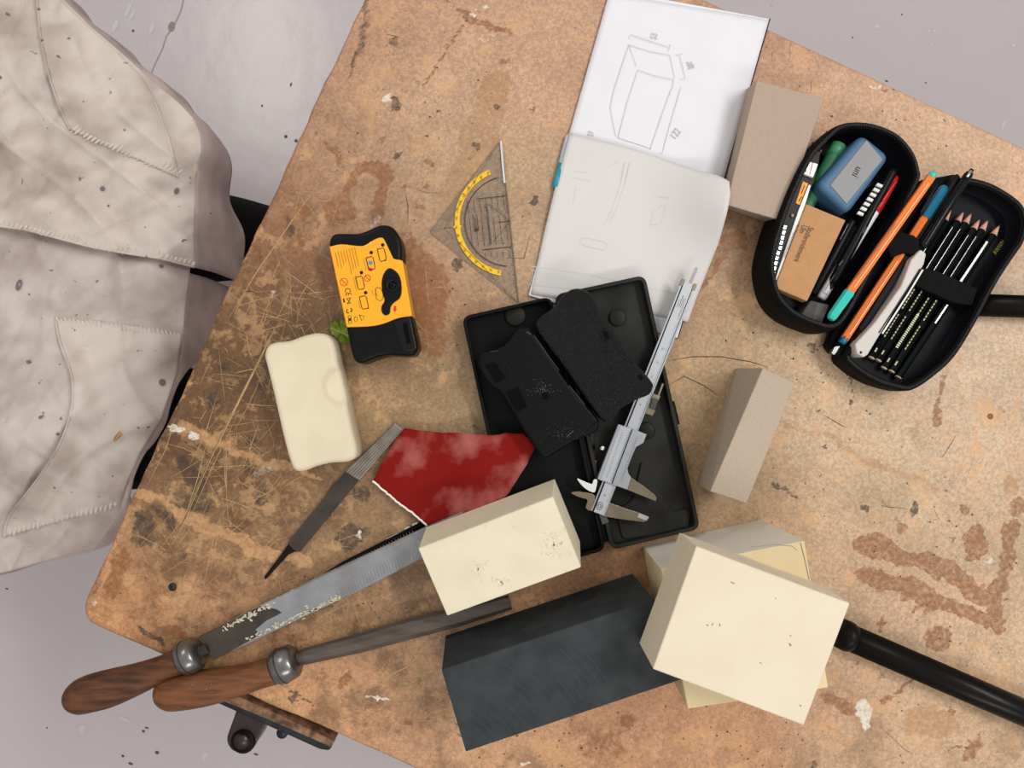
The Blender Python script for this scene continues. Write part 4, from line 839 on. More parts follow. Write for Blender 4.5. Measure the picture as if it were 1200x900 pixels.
# ------------------------------------------------------------------ sandpaper
sp_o = [(474, 502), (495, 505), (518, 507), (550, 508), (580, 510.5), (592.5, 507.5), (612, 508), (620, 514), (627, 524), (618, 543), (608, 560), (594, 581), (560, 600), (530, 612), (501, 617), (497, 612), (490, 606), (480, 598), (469.6, 591), (459, 582), (449, 573.6), (437, 563), (446, 545), (455.6, 528), (465, 514)]
def sph(x, y):
    r = min(1, max(0, (x-505)/62)); r = r*r*(3-2*r)
    return .0085+.0125*r+.002*math.sin(x*.045+y*.02)*(1-r)+.002*max(0, (480-x)/40)
def sheet_rings(o, hf, th, ni=16, jit=0):
    oo = []
    for i in range(len(o)):
        a, b = o[i], o[(i+1) % len(o)]
        for q in range(4): t = q/4; oo.append((a[0]*(1-t)+b[0]*t+random.uniform(-jit, jit), a[1]*(1-t)+b[1]*t+random.uniform(-jit, jit)))
    n = len(oo); cx = sum(p[0] for p in oo)/n; cy = sum(p[1] for p in oo)/n; V = []; Fs = []
    for k in range(ni): s = 1-k/ni; V += [P(cx+(x-cx)*s, cy+(y-cy)*s, hf(cx+(x-cx)*s, cy+(y-cy)*s)) for x, y in oo]
    V.append(P(cx, cy, hf(cx, cy)))
    for l in range(ni-1):
        for i in range(n): j = (i+1) % n; Fs.append([l*n+i, l*n+j, (l+1)*n+j, (l+1)*n+i])
    for i in range(n): Fs.append([(ni-1)*n+i, (ni-1)*n+(i+1) % n, len(V)-1])
    nv = len(V); V += [v-Vector((0, 0, th)) for v in V]
    Fs += [[nv+a for a in f[::-1]] for f in Fs]+[[i, nv+i, nv+(i+1) % n, (i+1) % n] for i in range(n)]
    return mesh(V, Fs), oo
sand = thing('sandpaper', 'torn sheet of red sandpaper dusted with pale powder', 'sandpaper', tuple(P(530, 560, .004)))
me, oo = sheet_rings(sp_o, sph, .0003, 16, .5)
link('abrasive_sheet', me, mat('red_abrasive', (126, 14, 10), .85, spec=.2, col2=(176, 104, 98), vscale=24, lo=.50, hi=.74, bump=.4, bscale=1500, speck=(120, 30, 24), sscale=1500, sth=.66), sand, True)
edge_pts = [(437, 563.5), (449, 574), (459, 582.5), (469.6, 591.5), (480, 598.5), (490, 606.5), (497, 612.5), (501, 617.5)]
ep = []
for p, q in zip(edge_pts[:-1], edge_pts[1:]):
    for k in range(4): t = k/4; ep.append((p[0]*(1-t)+q[0]*t+random.uniform(-.5, .5), p[1]*(1-t)+q[1]*t+random.uniform(-.5, .5)))
strips('torn_edge', [(ep, 2.2)], lambda x, y: sph(x, y)+.0001, mat('torn_paper', (236, 226, 214), .9), sand)

# ------------------------------------------------------------------ files
MF = mat('file_steel', (128, 128, 130), .42, .45, col2=(150, 152, 156), vscale=30, bump=.5, bscale=1400, speck=(190, 190, 170), sscale=300, sth=.70)
MFd = mat('file_steel_dark', (74, 66, 60), .5, .5, col2=(56, 50, 46), vscale=40, bump=.4, bscale=1200)
MH = mat('dark_handle_wood', (104, 66, 44), .6, spec=.25, col2=(66, 42, 30), vscale=30, lo=.38, hi=.66, bump=.35, bscale=60, stretch=(-.37, (1, 7, 7)))
MH2 = mat('brown_handle_wood', (124, 78, 48), .55, spec=.3, col2=(92, 56, 34), vscale=30, lo=.38, hi=.66, bump=.35, bscale=60, stretch=(-.3, (1, 7, 7)), speck=(190, 140, 96), sscale=700, sth=.70)
MFe = mat('ferrule_steel', (140, 138, 138), .28, .9, var=.4, vscale=60, bump=.2, bscale=200)
pp = .000855      # metres per pixel on the bench top
def handle(t, pts_px, radii, hz, m, ferr, fr):
    """curved handle: centre line pixels and radii in pixels"""
    path = [P(x, y, hz) for x, y in pts_px]; n = 5; pl = []; rl = []
    sm_ = smooth_curve([(p.x, p.y, p.z) for p in path], n, False); rr_ = smooth_curve([(r, 0) for r in radii], n, False)
    link('handle', tube_me([Vector(p) for p in sm_], [max(.0003, q[0]*pp) for q in rr_], 24), m, t, True)
    a, b = P(*ferr[0], hz), P(*ferr[1], hz)
    lathe('ferrule', a, b, [(0, fr*.86*pp), (.12, fr*.98*pp), (.5, fr*pp), (.85, fr*.93*pp), (1, fr*.7*pp)], MFe, t, 28)
    lathe('ferrule_ring', a+(b-a)*.30, a+(b-a)*.36, [(0, fr*1.0*pp), (.5, fr*1.03*pp), (1, fr*1.0*pp)], MFd, t, 28)
f1 = thing('file', 'long flat file with a dark wooden handle reaching past the bench corner', 'file', tuple(P(300, 740)))
handle(f1, [(78, 826), (81, 824), (90, 819), (104, 813), (130, 806), (165, 794), (195, 781), (214, 773)], [1.5, 11, 18, 20.5, 20.5, 17, 14, 15], .019, MH, ((213, 774), (234, 763)), 19.5)
hf1 = lambda x, y: .0205-.0045*min(1, max(0, (x-232)/120))
bl = [(233, 747), (300, 712), (373, 676), (440, 645), (498, 618), (560, 592), (572, 626), (491, 656), (430, 688), (362, 720), (300, 750), (249, 774)]
prism('blade', bl, .016, .011, MF, f1, .0005, hf=hf1)
prism('blade_heel', [(233, 746.8), (262, 732), (300, 712.5), (335, 695), (352, 687), (330, 703), (322, 712), (332, 718), (312, 728), (300, 738), (306, 744), (284, 756), (270, 764), (249, 774.3)], .0165, .0105, MFd, f1, .0005, hf=lambda x, y: hf1(x, y)+.0002)
lathe('tang', P(228, 766, .0175), P(245, 758, .0175), [(0, .006), (1, .006)], MFd, f1, 8, False)
pd = []
for i in range(230):
    t = rs2.random(); x = 262+110*t*1.0; yt = 732-56*t; yb = 768-50*t*1.02
    if rs2.random() < .5: pd.append(ell(x+rs2.gauss(0, 2), yt+2.5+abs(rs2.gauss(0, 3)), rs2.uniform(.8, 2.6), rs2.uniform(.5, 1.3), 6, rs2.uniform(-1, 1)))
    else: pd.append(ell(x+30+rs2.gauss(0, 3), yb-18-abs(rs2.gauss(0, 2)), rs2.uniform(.8, 2.6), rs2.uniform(.5, 1.2), 6, -.4))
discs('clogged_dust', pd, lambda x, y: hf1(x, y)+.0005, mat('cream_dust', (204, 199, 168), .95), f1, True)
strips('file_teeth', [([(296+i*3.4, 714-i*1.68), (306+i*3.4, 746-i*1.62)], .5) for i in range(24, 56)], lambda x, y: hf1(x, y)+.0002, mat('tooth_line', (118, 118, 122), .5, .4), f1, True)
f2 = thing('file', 'half-round file with a brown wooden handle ending beneath the cream block', 'file', tuple(P(400, 760)))
handle(f2, [(182, 817), (185, 816), (194, 813.5), (210, 811), (240, 806), (275, 799), (300, 792), (322, 785)], [1.5, 11, 17.5, 20, 20, 17.5, 15.5, 16], .0175, MH2, ((322, 784), (348, 772)), 20)
hz2 = .0125
p_ = [P(x, y, hz2) for x, y in ((346, 772.5), (358, 769), (420, 754), (480, 737), (540, 722), (598, 706))]
link('blade', tube_me(p_, [.0055, .0082, .0095, .0103, .0095, .0072], 10), mat('file_steel_half', (84, 76, 70), .45, .5, col2=(104, 96, 90), vscale=26, bump=.5, bscale=1300, stretch=(.25, (1, 6, 6))), f2, False)
f3 = thing('file', 'short bare file without handle lying under the sandpaper corner', 'file', tuple(P(390, 585)))
hf3 = lambda x, y: .0045
prism('blade', [(463, 496), (473, 504), (448, 531), (415, 569), (380, 612), (351, 647), (345, 645), (337, 637), (345, 626), (370, 596), (393, 566), (428, 530)], .0045, .0005, MFd, f3, .0004)
prism('blade_end', [(463, 496), (473, 504), (448, 531), (421, 563), (404, 552), (428, 530)], .0048, .001, mat('file_pale', (150, 140, 130), .5, .3, var=.35, vscale=120), f3, .0003)
prism('tang', [(340, 634), (352, 643), (345, 647), (338, 650), (311, 679.5), (309.5, 676), (332, 646)], .0036, .0005, mat('tang_dark', (44, 36, 34), .5, .5), f3, .0004)
strips('file_teeth', [([(464.5-i*1.6+k*0, 498+k*0) if 0 else (462+k*1.6, 498+k*1.25), (405+k*2.7, 553+k*1.7)], .5) for k in range(6) for i in (0,)], .0050, MFd, f3, True)

# ------------------------------------------------------------------ black tubes
MTu = mat('black_tube', (22, 20, 19), .3, coat=.2, speck=(70, 72, 76), sscale=120, sth=.80)
t1 = thing('black_tube', 'thick black metal tube emerging from behind the big pale block', 'tube', tuple(P(1100, 790)))
r1 = .0132
a, b = P(996, 747, r1), P(1400, 922, r1)
lathe('tube', a, b, [(0, r1), (1, r1)], MTu, t1, 32)
lathe('collar', P(983, 741, .0145), P(998, 748, .0145), [(0, .0145), (.7, .0150), (1, .0138)], mat('collar_black', (14, 13, 13), .4), t1, 32)
t2 = thing('black_tube', 'shorter black tube coming out from under the pencil case right side', 'tube', tuple(P(1200, 359)))
lathe('tube', P(1146, 357.5, .0112), P(1420, 366, .0112), [(0, .0112), (1, .0112)], MTu, t2, 32)

# ------------------------------------------------------------------ pencil case
MCl = mat('black_nylon', (13, 13, 15), .75, bump=.5, bscale=900, var=.3, vscale=60); MLin = mat('lining', (26, 26, 36), .55, bump=.6, bscale=60, var=.4, vscale=30, bdist=.002)
pc = thing('pencil_case', 'open black zip pencil case filled with pens and pencils', 'pencil case', tuple(P(1030, 300)))
def bowl(name, rim, hr, bulge, hfl, wl, parent, flo=0.0):
    o = smooth_curve(rim, 5); n = len(o); wr = [P(x, y, hr) for x, y in o]; inn = [P(x, y, hr) for x, y in inset(o, wl)]
    cx = sum(v.x for v in wr)/n; cy = sum(v.y for v in wr)/n
    def lev(src, k, z): return [Vector((cx+(v.x-cx)*k, cy+(v.y-cy)*k, TZ+z)) for v in src]
    L_ = [lev(inn, 1, hfl), lev(inn, 1.0, hr-.003), lev(inn, 1.0, hr), lev(wr, 1.0, hr), lev(wr, 1+bulge*.7, hr*.8), lev(wr, 1+bulge, hr*.5), lev(wr, 1+bulge*.8, hr*.2+flo), lev(wr, 1+bulge*.5, flo)]
    V = [v for l in L_ for v in l]; Fs = [[l*n+i, l*n+(i+1) % n, (l+1)*n+(i+1) % n, (l+1)*n+i] for l in range(len(L_)-1) for i in range(n)]
    Fs += [list(range(n)), list(range((len(L_)-1)*n, len(L_)*n))]
    ob = link(name, mesh(V, Fs), [MCl, MLin], parent, True)
    for p in ob.data.polygons:
        if p.index < 1*n or len(p.vertices) > 4 and p.index == 7*n: p.material_index = 1
    ob.data.polygons[7*n].use_smooth = False; ob.data.polygons[7*n+1].use_smooth = False
    # zip along the rim
    zp = []
    ctr2 = [(wr[i]+inn[i])/2 for i in range(n)]
    link('zip_tape', tube_me([v+Vector((0, 0, .0006)) for v in ctr2]+[ctr2[0]+Vector((0, 0, .0006))], .0011, 6), mat('zip_black', (20, 20, 22), .5), ob, True)
    V = []; Fs = []
    per = sum((ctr2[(i+1) % n]-ctr2[i]).length for i in range(n)); step = .0022; acc = 0
    for i in range(n):
        a, b = ctr2[i], ctr2[(i+1) % n]; l = (b-a).length; 
        while acc < l:
            p = a+(b-a)*(acc/l)+Vector((0, 0, .0016)); u = (b-a).normalized(); s = Vector((-u.y, u.x, 0)); k = len(V)
            for q in (u*.0006+s*.0014, -u*.0006+s*.0014, -u*.0006-s*.0014, u*.0006-s*.0014): V.append(p+q)
            Fs.append([k, k+1, k+2, k+3]); acc += step
        acc -= l
    z = link('zip_teeth', mesh(V, Fs), mat('zip_teeth', (30, 30, 33), .4), ob); z['kind'] = 'stuff'
    return ob
rimL = [(902, 300), (903, 325), (911, 350), (929, 369), (955, 381), (975, 385), (992, 372), (1018, 325), (1050, 265), (1076, 214), (1077, 198), (1071, 180), (1058, 163), (1042, 152), (1015, 144), (985, 146), (963, 164), (946, 184), (928, 220), (912, 262)]
rimR = [(990, 415), (998, 430), (1024, 447), (1051, 456), (1068, 457), (1091, 443), (1118, 418), (1143, 378), (1167, 333), (1187, 302), (1199, 284), (1204, 262), (1200, 244), (1188, 231), (1163, 216), (1138, 209), (1118, 210), (1105, 225), (1078, 270), (1040, 330), (1008, 382)]
HB = .044
bl_ = bowl('left_shell', rimL, HB, .028, .004, 6, pc)
bowl('right_shell', rimR, .028, .004, .006, 7, pc, .001)
sp_q = [(1080, 210), (1094, 208), (1122, 203), (1128, 212), (1108, 232), (990, 418), (976, 414), (970, 405), (975, 392)]
prism('spine', sp_q, .018, .004, MCl, pc, .003, 3)
prism('pen_panel', [(1122, 203), (1126, 207), (1050, 330), (1012, 392), (1006, 386)], .030, .008, MLin, pc, .001)
prism('divider', [(1000, 262), (1006, 256), (1030, 212), (1034, 214), (1010, 262)], .026, .006, MLin, pc, .001)
prism('elastic_loop', [(1038, 283), (1052, 270), (1072, 276), (1086, 290), (1078, 303), (1062, 296), (1044, 302)], .0345, .0295, MCl, pc, .0012)
prism('elastic_band', [(1077, 312), (1100, 318), (1146, 338), (1140, 358), (1118, 355), (1072, 334)], .0225, .0165, MCl, pc, .001)
for a_, b_ in ((1095, 321), (1120, 330)): strips('stitch_line', [([(a_, b_-4), (a_-7, b_+20)], .6)], .0227, mat('stitch_dark', (34, 34, 38), .7), pc)
text('gold_lettering', 'AWWN', 1165.5, 298, (.62, -.86), 6.5, .0072, mat('gold_print', (196, 178, 84), .4), pc, squash=.62)
prism('zip_pull', round_poly([(976, 410), (982, 398), (990, 402), (992, 410), (984, 417)], 2), .022, .014, MCl, pc, .001)
prism('zip_slider', round_poly([(974, 414), (978, 406), (985, 405), (981, 412), (978, 416)], 1.5), .024, .018, mat('zip_metal', (96, 96, 96), .25, .9), pc, .0005)

# contents, left side ------------------------------------------------
def cyl(name, a, b, r, m, parent, n=14, smooth=True, prof=None, rot=0): return lathe(name, a, b, prof or [(0, r*.85), (.03, r), (.97, r), (1, r*.85)], m, parent, n, smooth, rot=rot)
kn = thing('utility_knife', 'white and black snap-off knife standing against the pencil case wall', 'knife', tuple(P(930, 255, .02)))
Kb = mat('knife_black', (20, 20, 20), .35); Kw = mat('knife_white', (232, 230, 226), .35)
H1 = .040
prism('handle', [(946, 178), (963, 176), (957, 207), (944, 240), (935, 258), (912, 325), (903, 332), (903, 300), (912, 272), (930, 225)], H1-.003, H1-.010, Kb, kn, .001)
prism('slider', [(944, 188), (959, 192), (953, 208), (940, 203)], H1, H1-.004, Kw, kn, .0006)
strips('slider_rib', [([(947, 186), (944, 202)], .6), ([(953, 188), (949, 205)], .6)], H1+.0002, Kb, kn)
prism('label', [(941, 212.5), (947, 215), (937, 240), (932.5, 238)], H1-.0022, H1-.004, mat('orange_label', (236, 158, 40), .5), kn)
strips('label_mark', [([(943, 217), (939, 227)], .9), ([(940, 230), (936, 236)], .9)], H1-.002, Kb, kn)
disc_at('rivet', 929, 252, .0022, H1-.0015, H1-.004, mat('rivet', (120, 120, 120), .3, .9), kn)
prism('white_edge', [(948, 216), (950.5, 217), (942, 246), (911, 334), (907, 332), (936, 246)], H1-.001, H1-.008, Kw, kn, .0005)
bladem = mat('blade_steel', (214, 214, 210), .2, .6)
for i in range(10):
    t = i/9; x = 919-12.5*t-(0 if t < .5 else 1); y = 264+54*t; prism('blade_segment', [(x, y), (x+3.2, y+1), (x+1.8, y+5), (x-1.4, y+4)], H1-.002, H1-.0035, bladem, kn)
for x, y, l in ((957, 170, 18), (962, 176, 16)): lathe('wire_end', P(x, y, H1-.004), P(x-5, y+l, H1-.004), [(0, .0008), (1, .0008)], bladem, kn, 8)
gm = thing('marker', 'green marker lying beside the blue cased drive', 'marker', tuple(P(968, 195, .012)))
gr = mat('green_plastic', (58, 138, 96), .4, var=.2, vscale=60)
cyl('barrel', P(981, 174, .024), P(941, 249, .022), .0072, gr, gm, 16); cyl('cap', P(983, 170, .024), P(976, 183, .024), .0076, mat('green_cap', (76, 158, 112), .4), gm, 16)
dv = thing('portable_drive', 'blue rubber cased drive with a grey face lettered uni', 'drive', tuple(P(1000, 205, .01)))
prism('blue_case', round_poly([(1011, 156), (1044, 183), (994, 251), (957, 217)], 10, 6), .046, .008, mat('blue_rubber', (58, 98, 134), .5, var=.08, vscale=30), dv, .005, 5)
prism('face_plate', round_poly([(1015.5, 164), (1034.5, 187), (992, 239), (973, 217)], 1.5, 3), .0466, .044, mat('grey_face', (128, 128, 130), .45, bump=.1, bscale=1500), dv, .0004)
text('lettering', 'uni', 1007.5, 196, (-.50, .87), 9, .0468, mat('face_ink', (30, 30, 32), .5), dv, squash=.85)
cb = thing('cardboard_box', 'flat brown cardboard box printed Studierendenwerk Ulm', 'box', tuple(P(950, 295, .02)))
prism('box_body', [(945, 239), (991, 258), (946, 353), (908, 337)], .041, .030, mat('kraft_card', (186, 138, 92), .75, var=.08, vscale=120, bump=.1, bscale=800), cb, .0006)
inkb = mat('print_dark', (50, 34, 24), .7)
text('print', 'Studierendenwerk', 950.5, 266, (-.40, .917), 7.4, .0412, inkb, cb, squash=.60); text('print', 'Ulm', 943, 264, (-.40, .917), 7.2, .0412, inkb, cb, squash=.62)
text('print', 'seit 1946 gemeinsam leben lernen', 937, 262, (-.40, .917), 2.6, .0412, inkb, cb, squash=.9)
strips('fine_rule', [([(934.5, 263), (916, 306)], .4)], .0412, inkb, cb)
pens = 'pens lying in the left half of the pencil case'
p1 = thing('pen', 'black pen with a white chequered grip beside the blue drive', 'pen', tuple(P(1010, 260, .03)), pens)
cyl('barrel', P(1047, 199, .036), P(975, 332, .030), .0047, Kb, p1, 16); cyl('tip', P(975, 332, .030), P(969, 343, .030), .0, Kb, p1, 12, True, [(0, .004), (1, .001)])
a, b = P(1030, 214, .0408), P(1006, 254, .0408)
for k in range(7):
    t = k/7; x, y = 1032-26*t, 216+38.5*t; prism('grip_patch', [(x-3.2, y-1.8), (x+3, y+1), (x+1.2, y+4), (x-5, y+1.2)], .0407-.0006*t, .038, mat('grip_white', (214, 214, 210), .5), p1)
p2 = thing('pen', 'white fineliner with a long red cap', 'pen', tuple(P(1000, 285, .03)), pens)
cyl('barrel', P(1026, 246, .033), P(962, 350, .027), .0046, mat('white_barrel', (214, 214, 218), .35), p2, 16); cyl('cap', P(1051, 207, .035), P(1025, 248, .033), 0, mat('red_cap', (184, 22, 22), .3), p2, 16, True, [(0, .0018), (.15, .0034), (1, .0052)])
cyl('clip', P(1050, 212, .039), P(1034, 236, .039), .0011, mat('red_cap', (184, 22, 22), .3), p2, 8)
strips('barrel_print', [([(1015, 266), (1011, 273)], 1.2), ([(1004, 283), (991, 302)], .6), ([(988, 305), (983, 311)], 1.6), ([(978, 322), (966, 341)], .7), ([(970, 346), (963, 341)], .7)], lambda x, y: .0382-.006*max(0, (1020-x)/60)*.9, mat('print_ink', (40, 40, 48), .5), p2)
p3 = thing('pen', 'plain black pen half hidden right of the cardboard box', 'pen', tuple(P(975, 300, .025)), pens)
cyl('barrel', P(999, 258, .028), P(952, 345, .024), .0045, Kb, p3, 16); cyl('clip', P(994, 262, .0335), P(984, 281, .033), .0008, mat('clip_grey', (90, 90, 92), .3, .8), p3, 8)
er = thing('eraser', 'dark grey worn eraser at the bottom of the left compartment', 'eraser', tuple(P(955, 368, .015)))
prism('eraser_body', round_poly([(950, 352), (972, 357), (962, 382), (937, 372)], 2), .036, .010, mat('grey_rubber', (74, 72, 70), .85, var=.15, vscale=80), er, .001)
discs('worn_face', [[(958, 355), (971, 358), (962, 380), (952, 377)]], .0362, mat('rubber_light', (92, 88, 86), .9), er)
ofl = mat('orange_fineliner', (244, 128, 56), .3); ofd = mat('orange_dark', (216, 90, 30), .35)
def fineliner(label, a, b, cap_t, capm, endm, r=.0042):
    t = thing('fineliner', label, 'pen', tuple((a+b)/2), 'orange fineliners in the pencil case'); d = b-a
    lathe('barrel', a+d*.025, a+d*cap_t, [(0, r), (1, r)], ofl, t, 6, False, rot=.52)
    lathe('end_plug', a, a+d*.035, [(0, r*.8), (.3, r*.95), (1, r*.95)], endm, t, 12)
    lathe('cap', a+d*cap_t, b, [(0, r*1.18), (.06, r*1.22), (.9, r*1.12), (1, r*.8)], capm, t, 8, False)
    return t
tq = mat('turquoise', (52, 196, 180), .35); bl2 = mat('petrol_blue', (12, 104, 138), .35)
t = fineliner('orange fineliner with a turquoise cap along the case spine', P(1094, 203, .0485), P(973, 374, .0485), .815, tq, tq)
strips('barrel_line', [([(1088.5, 214.5), (1001, 337)], .9)], .0530, mat('pale_orange', (255, 196, 150), .4), t); strips('barrel_print', [([(1049, 262), (1003, 326)], 1.0)], .0522, mat('print_brown2', (150, 62, 26), .5), t)
t = fineliner('orange fineliner with a dark blue cap under the elastic loop', P(986, 402, .027), P(1107, 219, .027), .80, bl2, bl2)
cyl('clip', P(1098, 216, .0335), P(1078, 250, .0335), .0016, Kb, t, 8); strips('barrel_line', [([(1052, 306), (996, 392)], .9)], .0316, MC['pale_orange'], t)
p4 = thing('pen', 'black pen with a silver clip at the top of the spine', 'pen', tuple(P(1120, 230, .02)))
cyl('barrel', P(1136, 203, .0335), P(1080, 290, .034), .0042, mat('pen_black_gloss', (26, 27, 30), .2), p4, 16); cyl('clip', P(1138, 200, .038), P(1133, 208, .039), .0013, mat('clip_chrome', (190, 190, 190), .2, .9), p4, 10)
cyl('button', P(1139, 199, .0335), P(1136, 203, .0335), .002, Kb, p4, 10)
# white stick
ws = thing('stick_eraser', 'long off-white plastic stick with a dark slot left of the pencils', 'eraser', tuple(P(1045, 355, .01)))
prism('stick_body', [(1079, 292), (1086, 297), (1083, 310), (1060, 345), (1017, 416), (1012, 419), (1004, 414), (1002, 403), (1025, 378), (1044, 352), (1056, 335), (1068, 304)], .038, .016, mat('off_white_plastic', (206, 200, 196), .6, var=.06, vscale=40), ws, .0016, 3)
strips('slot', [([(1078, 315), (1062, 341), (1030, 390)], 1.5)], .0384, Kb, ws); strips('slot_wall', [([(1081.5, 316), (1064, 345), (1034, 391)], 2)], .0383, mat('inner_white', (226, 224, 222), .6), ws)
disc_at('eyelet', 1009, 413, .0012, .0384, .037, Kb, ws)
# six dark pencils
gp = 'dark green drawing pencils under the elastic band'
dgm = mat('dark_green_lacquer', (14, 22, 20), .22, coat=.3)
tips = [(1114.5, 245), (1130, 247), (1139, 249), (1149, 256), (1158.5, 257), (1172, 263)]
ends = [(1014, 411), (1020.5, 420), (1028.5, 423), (1035, 432), (1044, 436), (1052, 443)]
words = ['leftmost dark pencil, its end hidden by the white stick', 'second dark pencil from the white stick', 'third dark pencil from the white stick', 'fourth dark pencil, showing a pale barcode', 'fifth dark pencil from the white stick', 'rightmost dark pencil with a broad silver highlight painted on']
gold = mat('gold_ink', (176, 170, 120), .4); silv = mat('silver_line', (190, 192, 192), .3, .3)
for k, ((tx, ty), (ex, ey)) in enumerate(zip(tips, ends)):
    hz = .0125
    t = pencil(words[k], P(tx, ty, hz), P(ex, ey, hz), .0036, dgm, (214, 158, 140), group=gp, tipl=.013, leadl=.0028 if k else .001, rot=.52)
    def at(s, o_=0):
        vx, vy = ex-tx, ey-ty; l = math.hypot(vx, vy); return (tx+vx*s-vy/l*o_, ty+vy*s+vx/l*o_)
    strips('edge_line', [([at(.115, 1.3), at(.40, 1.3)], .6 if k < 5 else 2.6)], hz+.0037, silv, t)  # the last pencil's broad line is a painted silvery highlight
    if k < 5: strips('stamped_text', [([at(.53+.02*j, .2), at(.53+.02*j+.013, .2)], 1.4) for j in range(7)]+[([at(.70+.02*j, .2), at(.70+.02*j+.013, .2)], 1.3) for j in range(8 if k != 3 else 0)]+[([at(.93, .2), at(.955, .2)], 1.8)], hz+.0038, gold, t)
    if k == 3: strips('barcode', [([at(.64+.0125*j, .2), at(.64+.0125*j+.008, .2)], 3.2) for j in range(18)], hz+.0039, mat('barcode_pale', (206, 204, 170), .5), t)
    if k == 5: strips('side_highlight', [([at(.52, -1), at(.64, -1)], 2)], hz+.0037, silv, t)  # painted highlight carried on beyond the elastic band

# ------------------------------------------------------------------ person seated at the left in a work coat
MW = mat('soiled_cotton', (214, 203, 194), .95, spec=.1, col2=(178, 163, 154), vscale=11, lo=.42, hi=.64, bump=.35, bscale=35, speck=(124, 112, 108), sscale=70, sth=.70, bdist=.004, detail=9)
MW2 = mat('soiled_cotton_lower', (208, 197, 190), .95, spec=.1, col2=(172, 158, 151), vscale=11, lo=.40, hi=.62, bump=.35, bscale=35, speck=(124, 112, 108), sscale=70, sth=.70, bdist=.004, detail=9)
MSt = mat('seam_thread', (214, 203, 193), .95, spec=.1, var=.1, vscale=60); MBlk = mat('black_trousers', (16, 15, 16), .9, bump=.3, bscale=200)
per = thing('person', 'person in a stained pale work coat and black trousers seated at the bench', 'person', tuple(P(100, 350, -TZ)))
def ss(a, b, v): t = min(1, max(0, (v-a)/(b-a))); return t*t*(3-2*t)
HL = -.27
def wr(x, y):
    return .004*math.sin(x*.045+y*.06+1.3*math.sin(y*.03))+.003*math.sin(x*.11-y*.05+2)+.0022*math.sin(x*.02+y*.17+math.sin(x*.05)*2)+.0022*(1-abs(math.sin(x*.035-y*.022+1.5*math.sin(y*.017))))**4*2+.0016*(1-abs(math.sin(x*.06+y*.05+2*math.sin(x*.02))))**3*2
def Hc(x, y):
    """height of the cloth over the lap: two thighs with a hollow between"""
    up = math.exp(-((y-(110+.25*(x-100)))/105)**2); dn = math.exp(-((y-480)/125)**2)
    kx = ss(150, 250, x+.10*(300-y if y < 300 else (y-300)*1.6))
    return HL-.05+.05*max(up, dn)-.035*kx*kx+wr(x, y)
def panel(name, g, hf, m, drop_right=None, th=.0012):
    k, n = len(g)-1, len(g[0])-1
    return link(name, grid_sheet(g, hf, th), m, per, True)
T1 = [(-90, -160), (0, -72), (75, 0), (105, 30), (140, 60), (185, 100), (210, 121), (226, 138), (234, 156)]
R1 = [(234, 156), (236, 178), (230, 205), (228, 245), (227, 280), (228, 313)]
B1 = [(-90, 246), (0, 265), (30, 269), (60, 277), (110, 290), (150, 297), (190, 303), (228, 313)]
L1 = [(-90, -160), (-90, 246)]
g1 = coons(T1, B1, L1, R1, 110, 110)
up_h = lambda x, y: Hc(x, y)+.012*ss(170, 300, y)
panel('coat_front', g1, up_h, MW)
T2 = [(-90, 200), (0, 225), (110, 255), (190, 280), (224, 300)]
R2 = [(224, 300), (222, 320), (217, 360), (214, 400), (207, 440), (190, 490), (165, 530), (150, 565), (136, 610), (112, 643)]
B2 = [(-90, 690), (0, 672), (30, 664), (60, 655), (90, 648), (112, 643)]
g2 = coons(T2, B2, [(-90, 200), (-90, 690)], R2, 110, 120)
lo_h = lambda x, y: Hc(x, y)-.006-.008*ss(320, 260, y)
panel('coat_front', g2, lo_h, MW2)
# cloth hanging from the knees
def hang(name, curve, hf, drop, out, m, amp=.006):
    dropf = drop if callable(drop) else (lambda x, y: drop)
    cv = resample(curve, 70); V = []; Fs = []; rows = 16; cen = P(40, 330, HL)
    for j in range(rows+1):
        t = j/rows
        for i, (x, y) in enumerate(cv):
            p = P(x, y, hf(x, y)); d = Vector((p.x-cen.x, p.y-cen.y, 0)).normalized()
            fo = amp*math.sin(i*.55+1.2*math.sin(t*3))*t
            o_ = .008*math.sin(min(1, t*3)*math.pi/2)+out*t+fo
            V.append(p+d*o_-Vector((0, 0, dropf(x, y)*t+.001)))
    w_ = len(cv)
    for j in range(rows):
        for i in range(w_-1): Fs.append([j*w_+i, j*w_+i+1, (j+1)*w_+i+1, (j+1)*w_+i])
    nv = len(V); V += [v-Vector(((v-cen).x, (v-cen).y, 0)).normalized()*.0015 for v in V]
    rim = [i for i in range(w_)]+[j*w_+w_-1 for j in range(1, rows+1)]+[rows*w_+i for i in range(w_-2, -1, -1)]+[j*w_ for j in range(rows-1, 0, -1)]
    Fs += [[nv+a for a in f[::-1]] for f in Fs]+[[rim[i], rim[(i+1) % len(rim)], nv+rim[(i+1) % len(rim)], nv+rim[i]] for i in range(len(rim))]
    return link(name, mesh(V, Fs), m, per, True)
MWd = mat('soiled_cotton_shaded', (200, 182, 180), .95, spec=.1, col2=(160, 144, 140), vscale=10, lo=.38, hi=.66, bump=.35, bscale=35, bdist=.004, detail=9)  # same coat cloth, its colour darkened for the shade where it hangs
hang('coat_skirt', T1[1:]+R1[1:], up_h, lambda x, y: .045+.17*ss(90, 330, y), -.002, MWd)
hang('coat_skirt', R2[1:]+B2[::-1][1:], lo_h, lambda x, y: .02+.18*ss(440, 380, y)+.08*ss(585, 610, y), -.012, MWd)
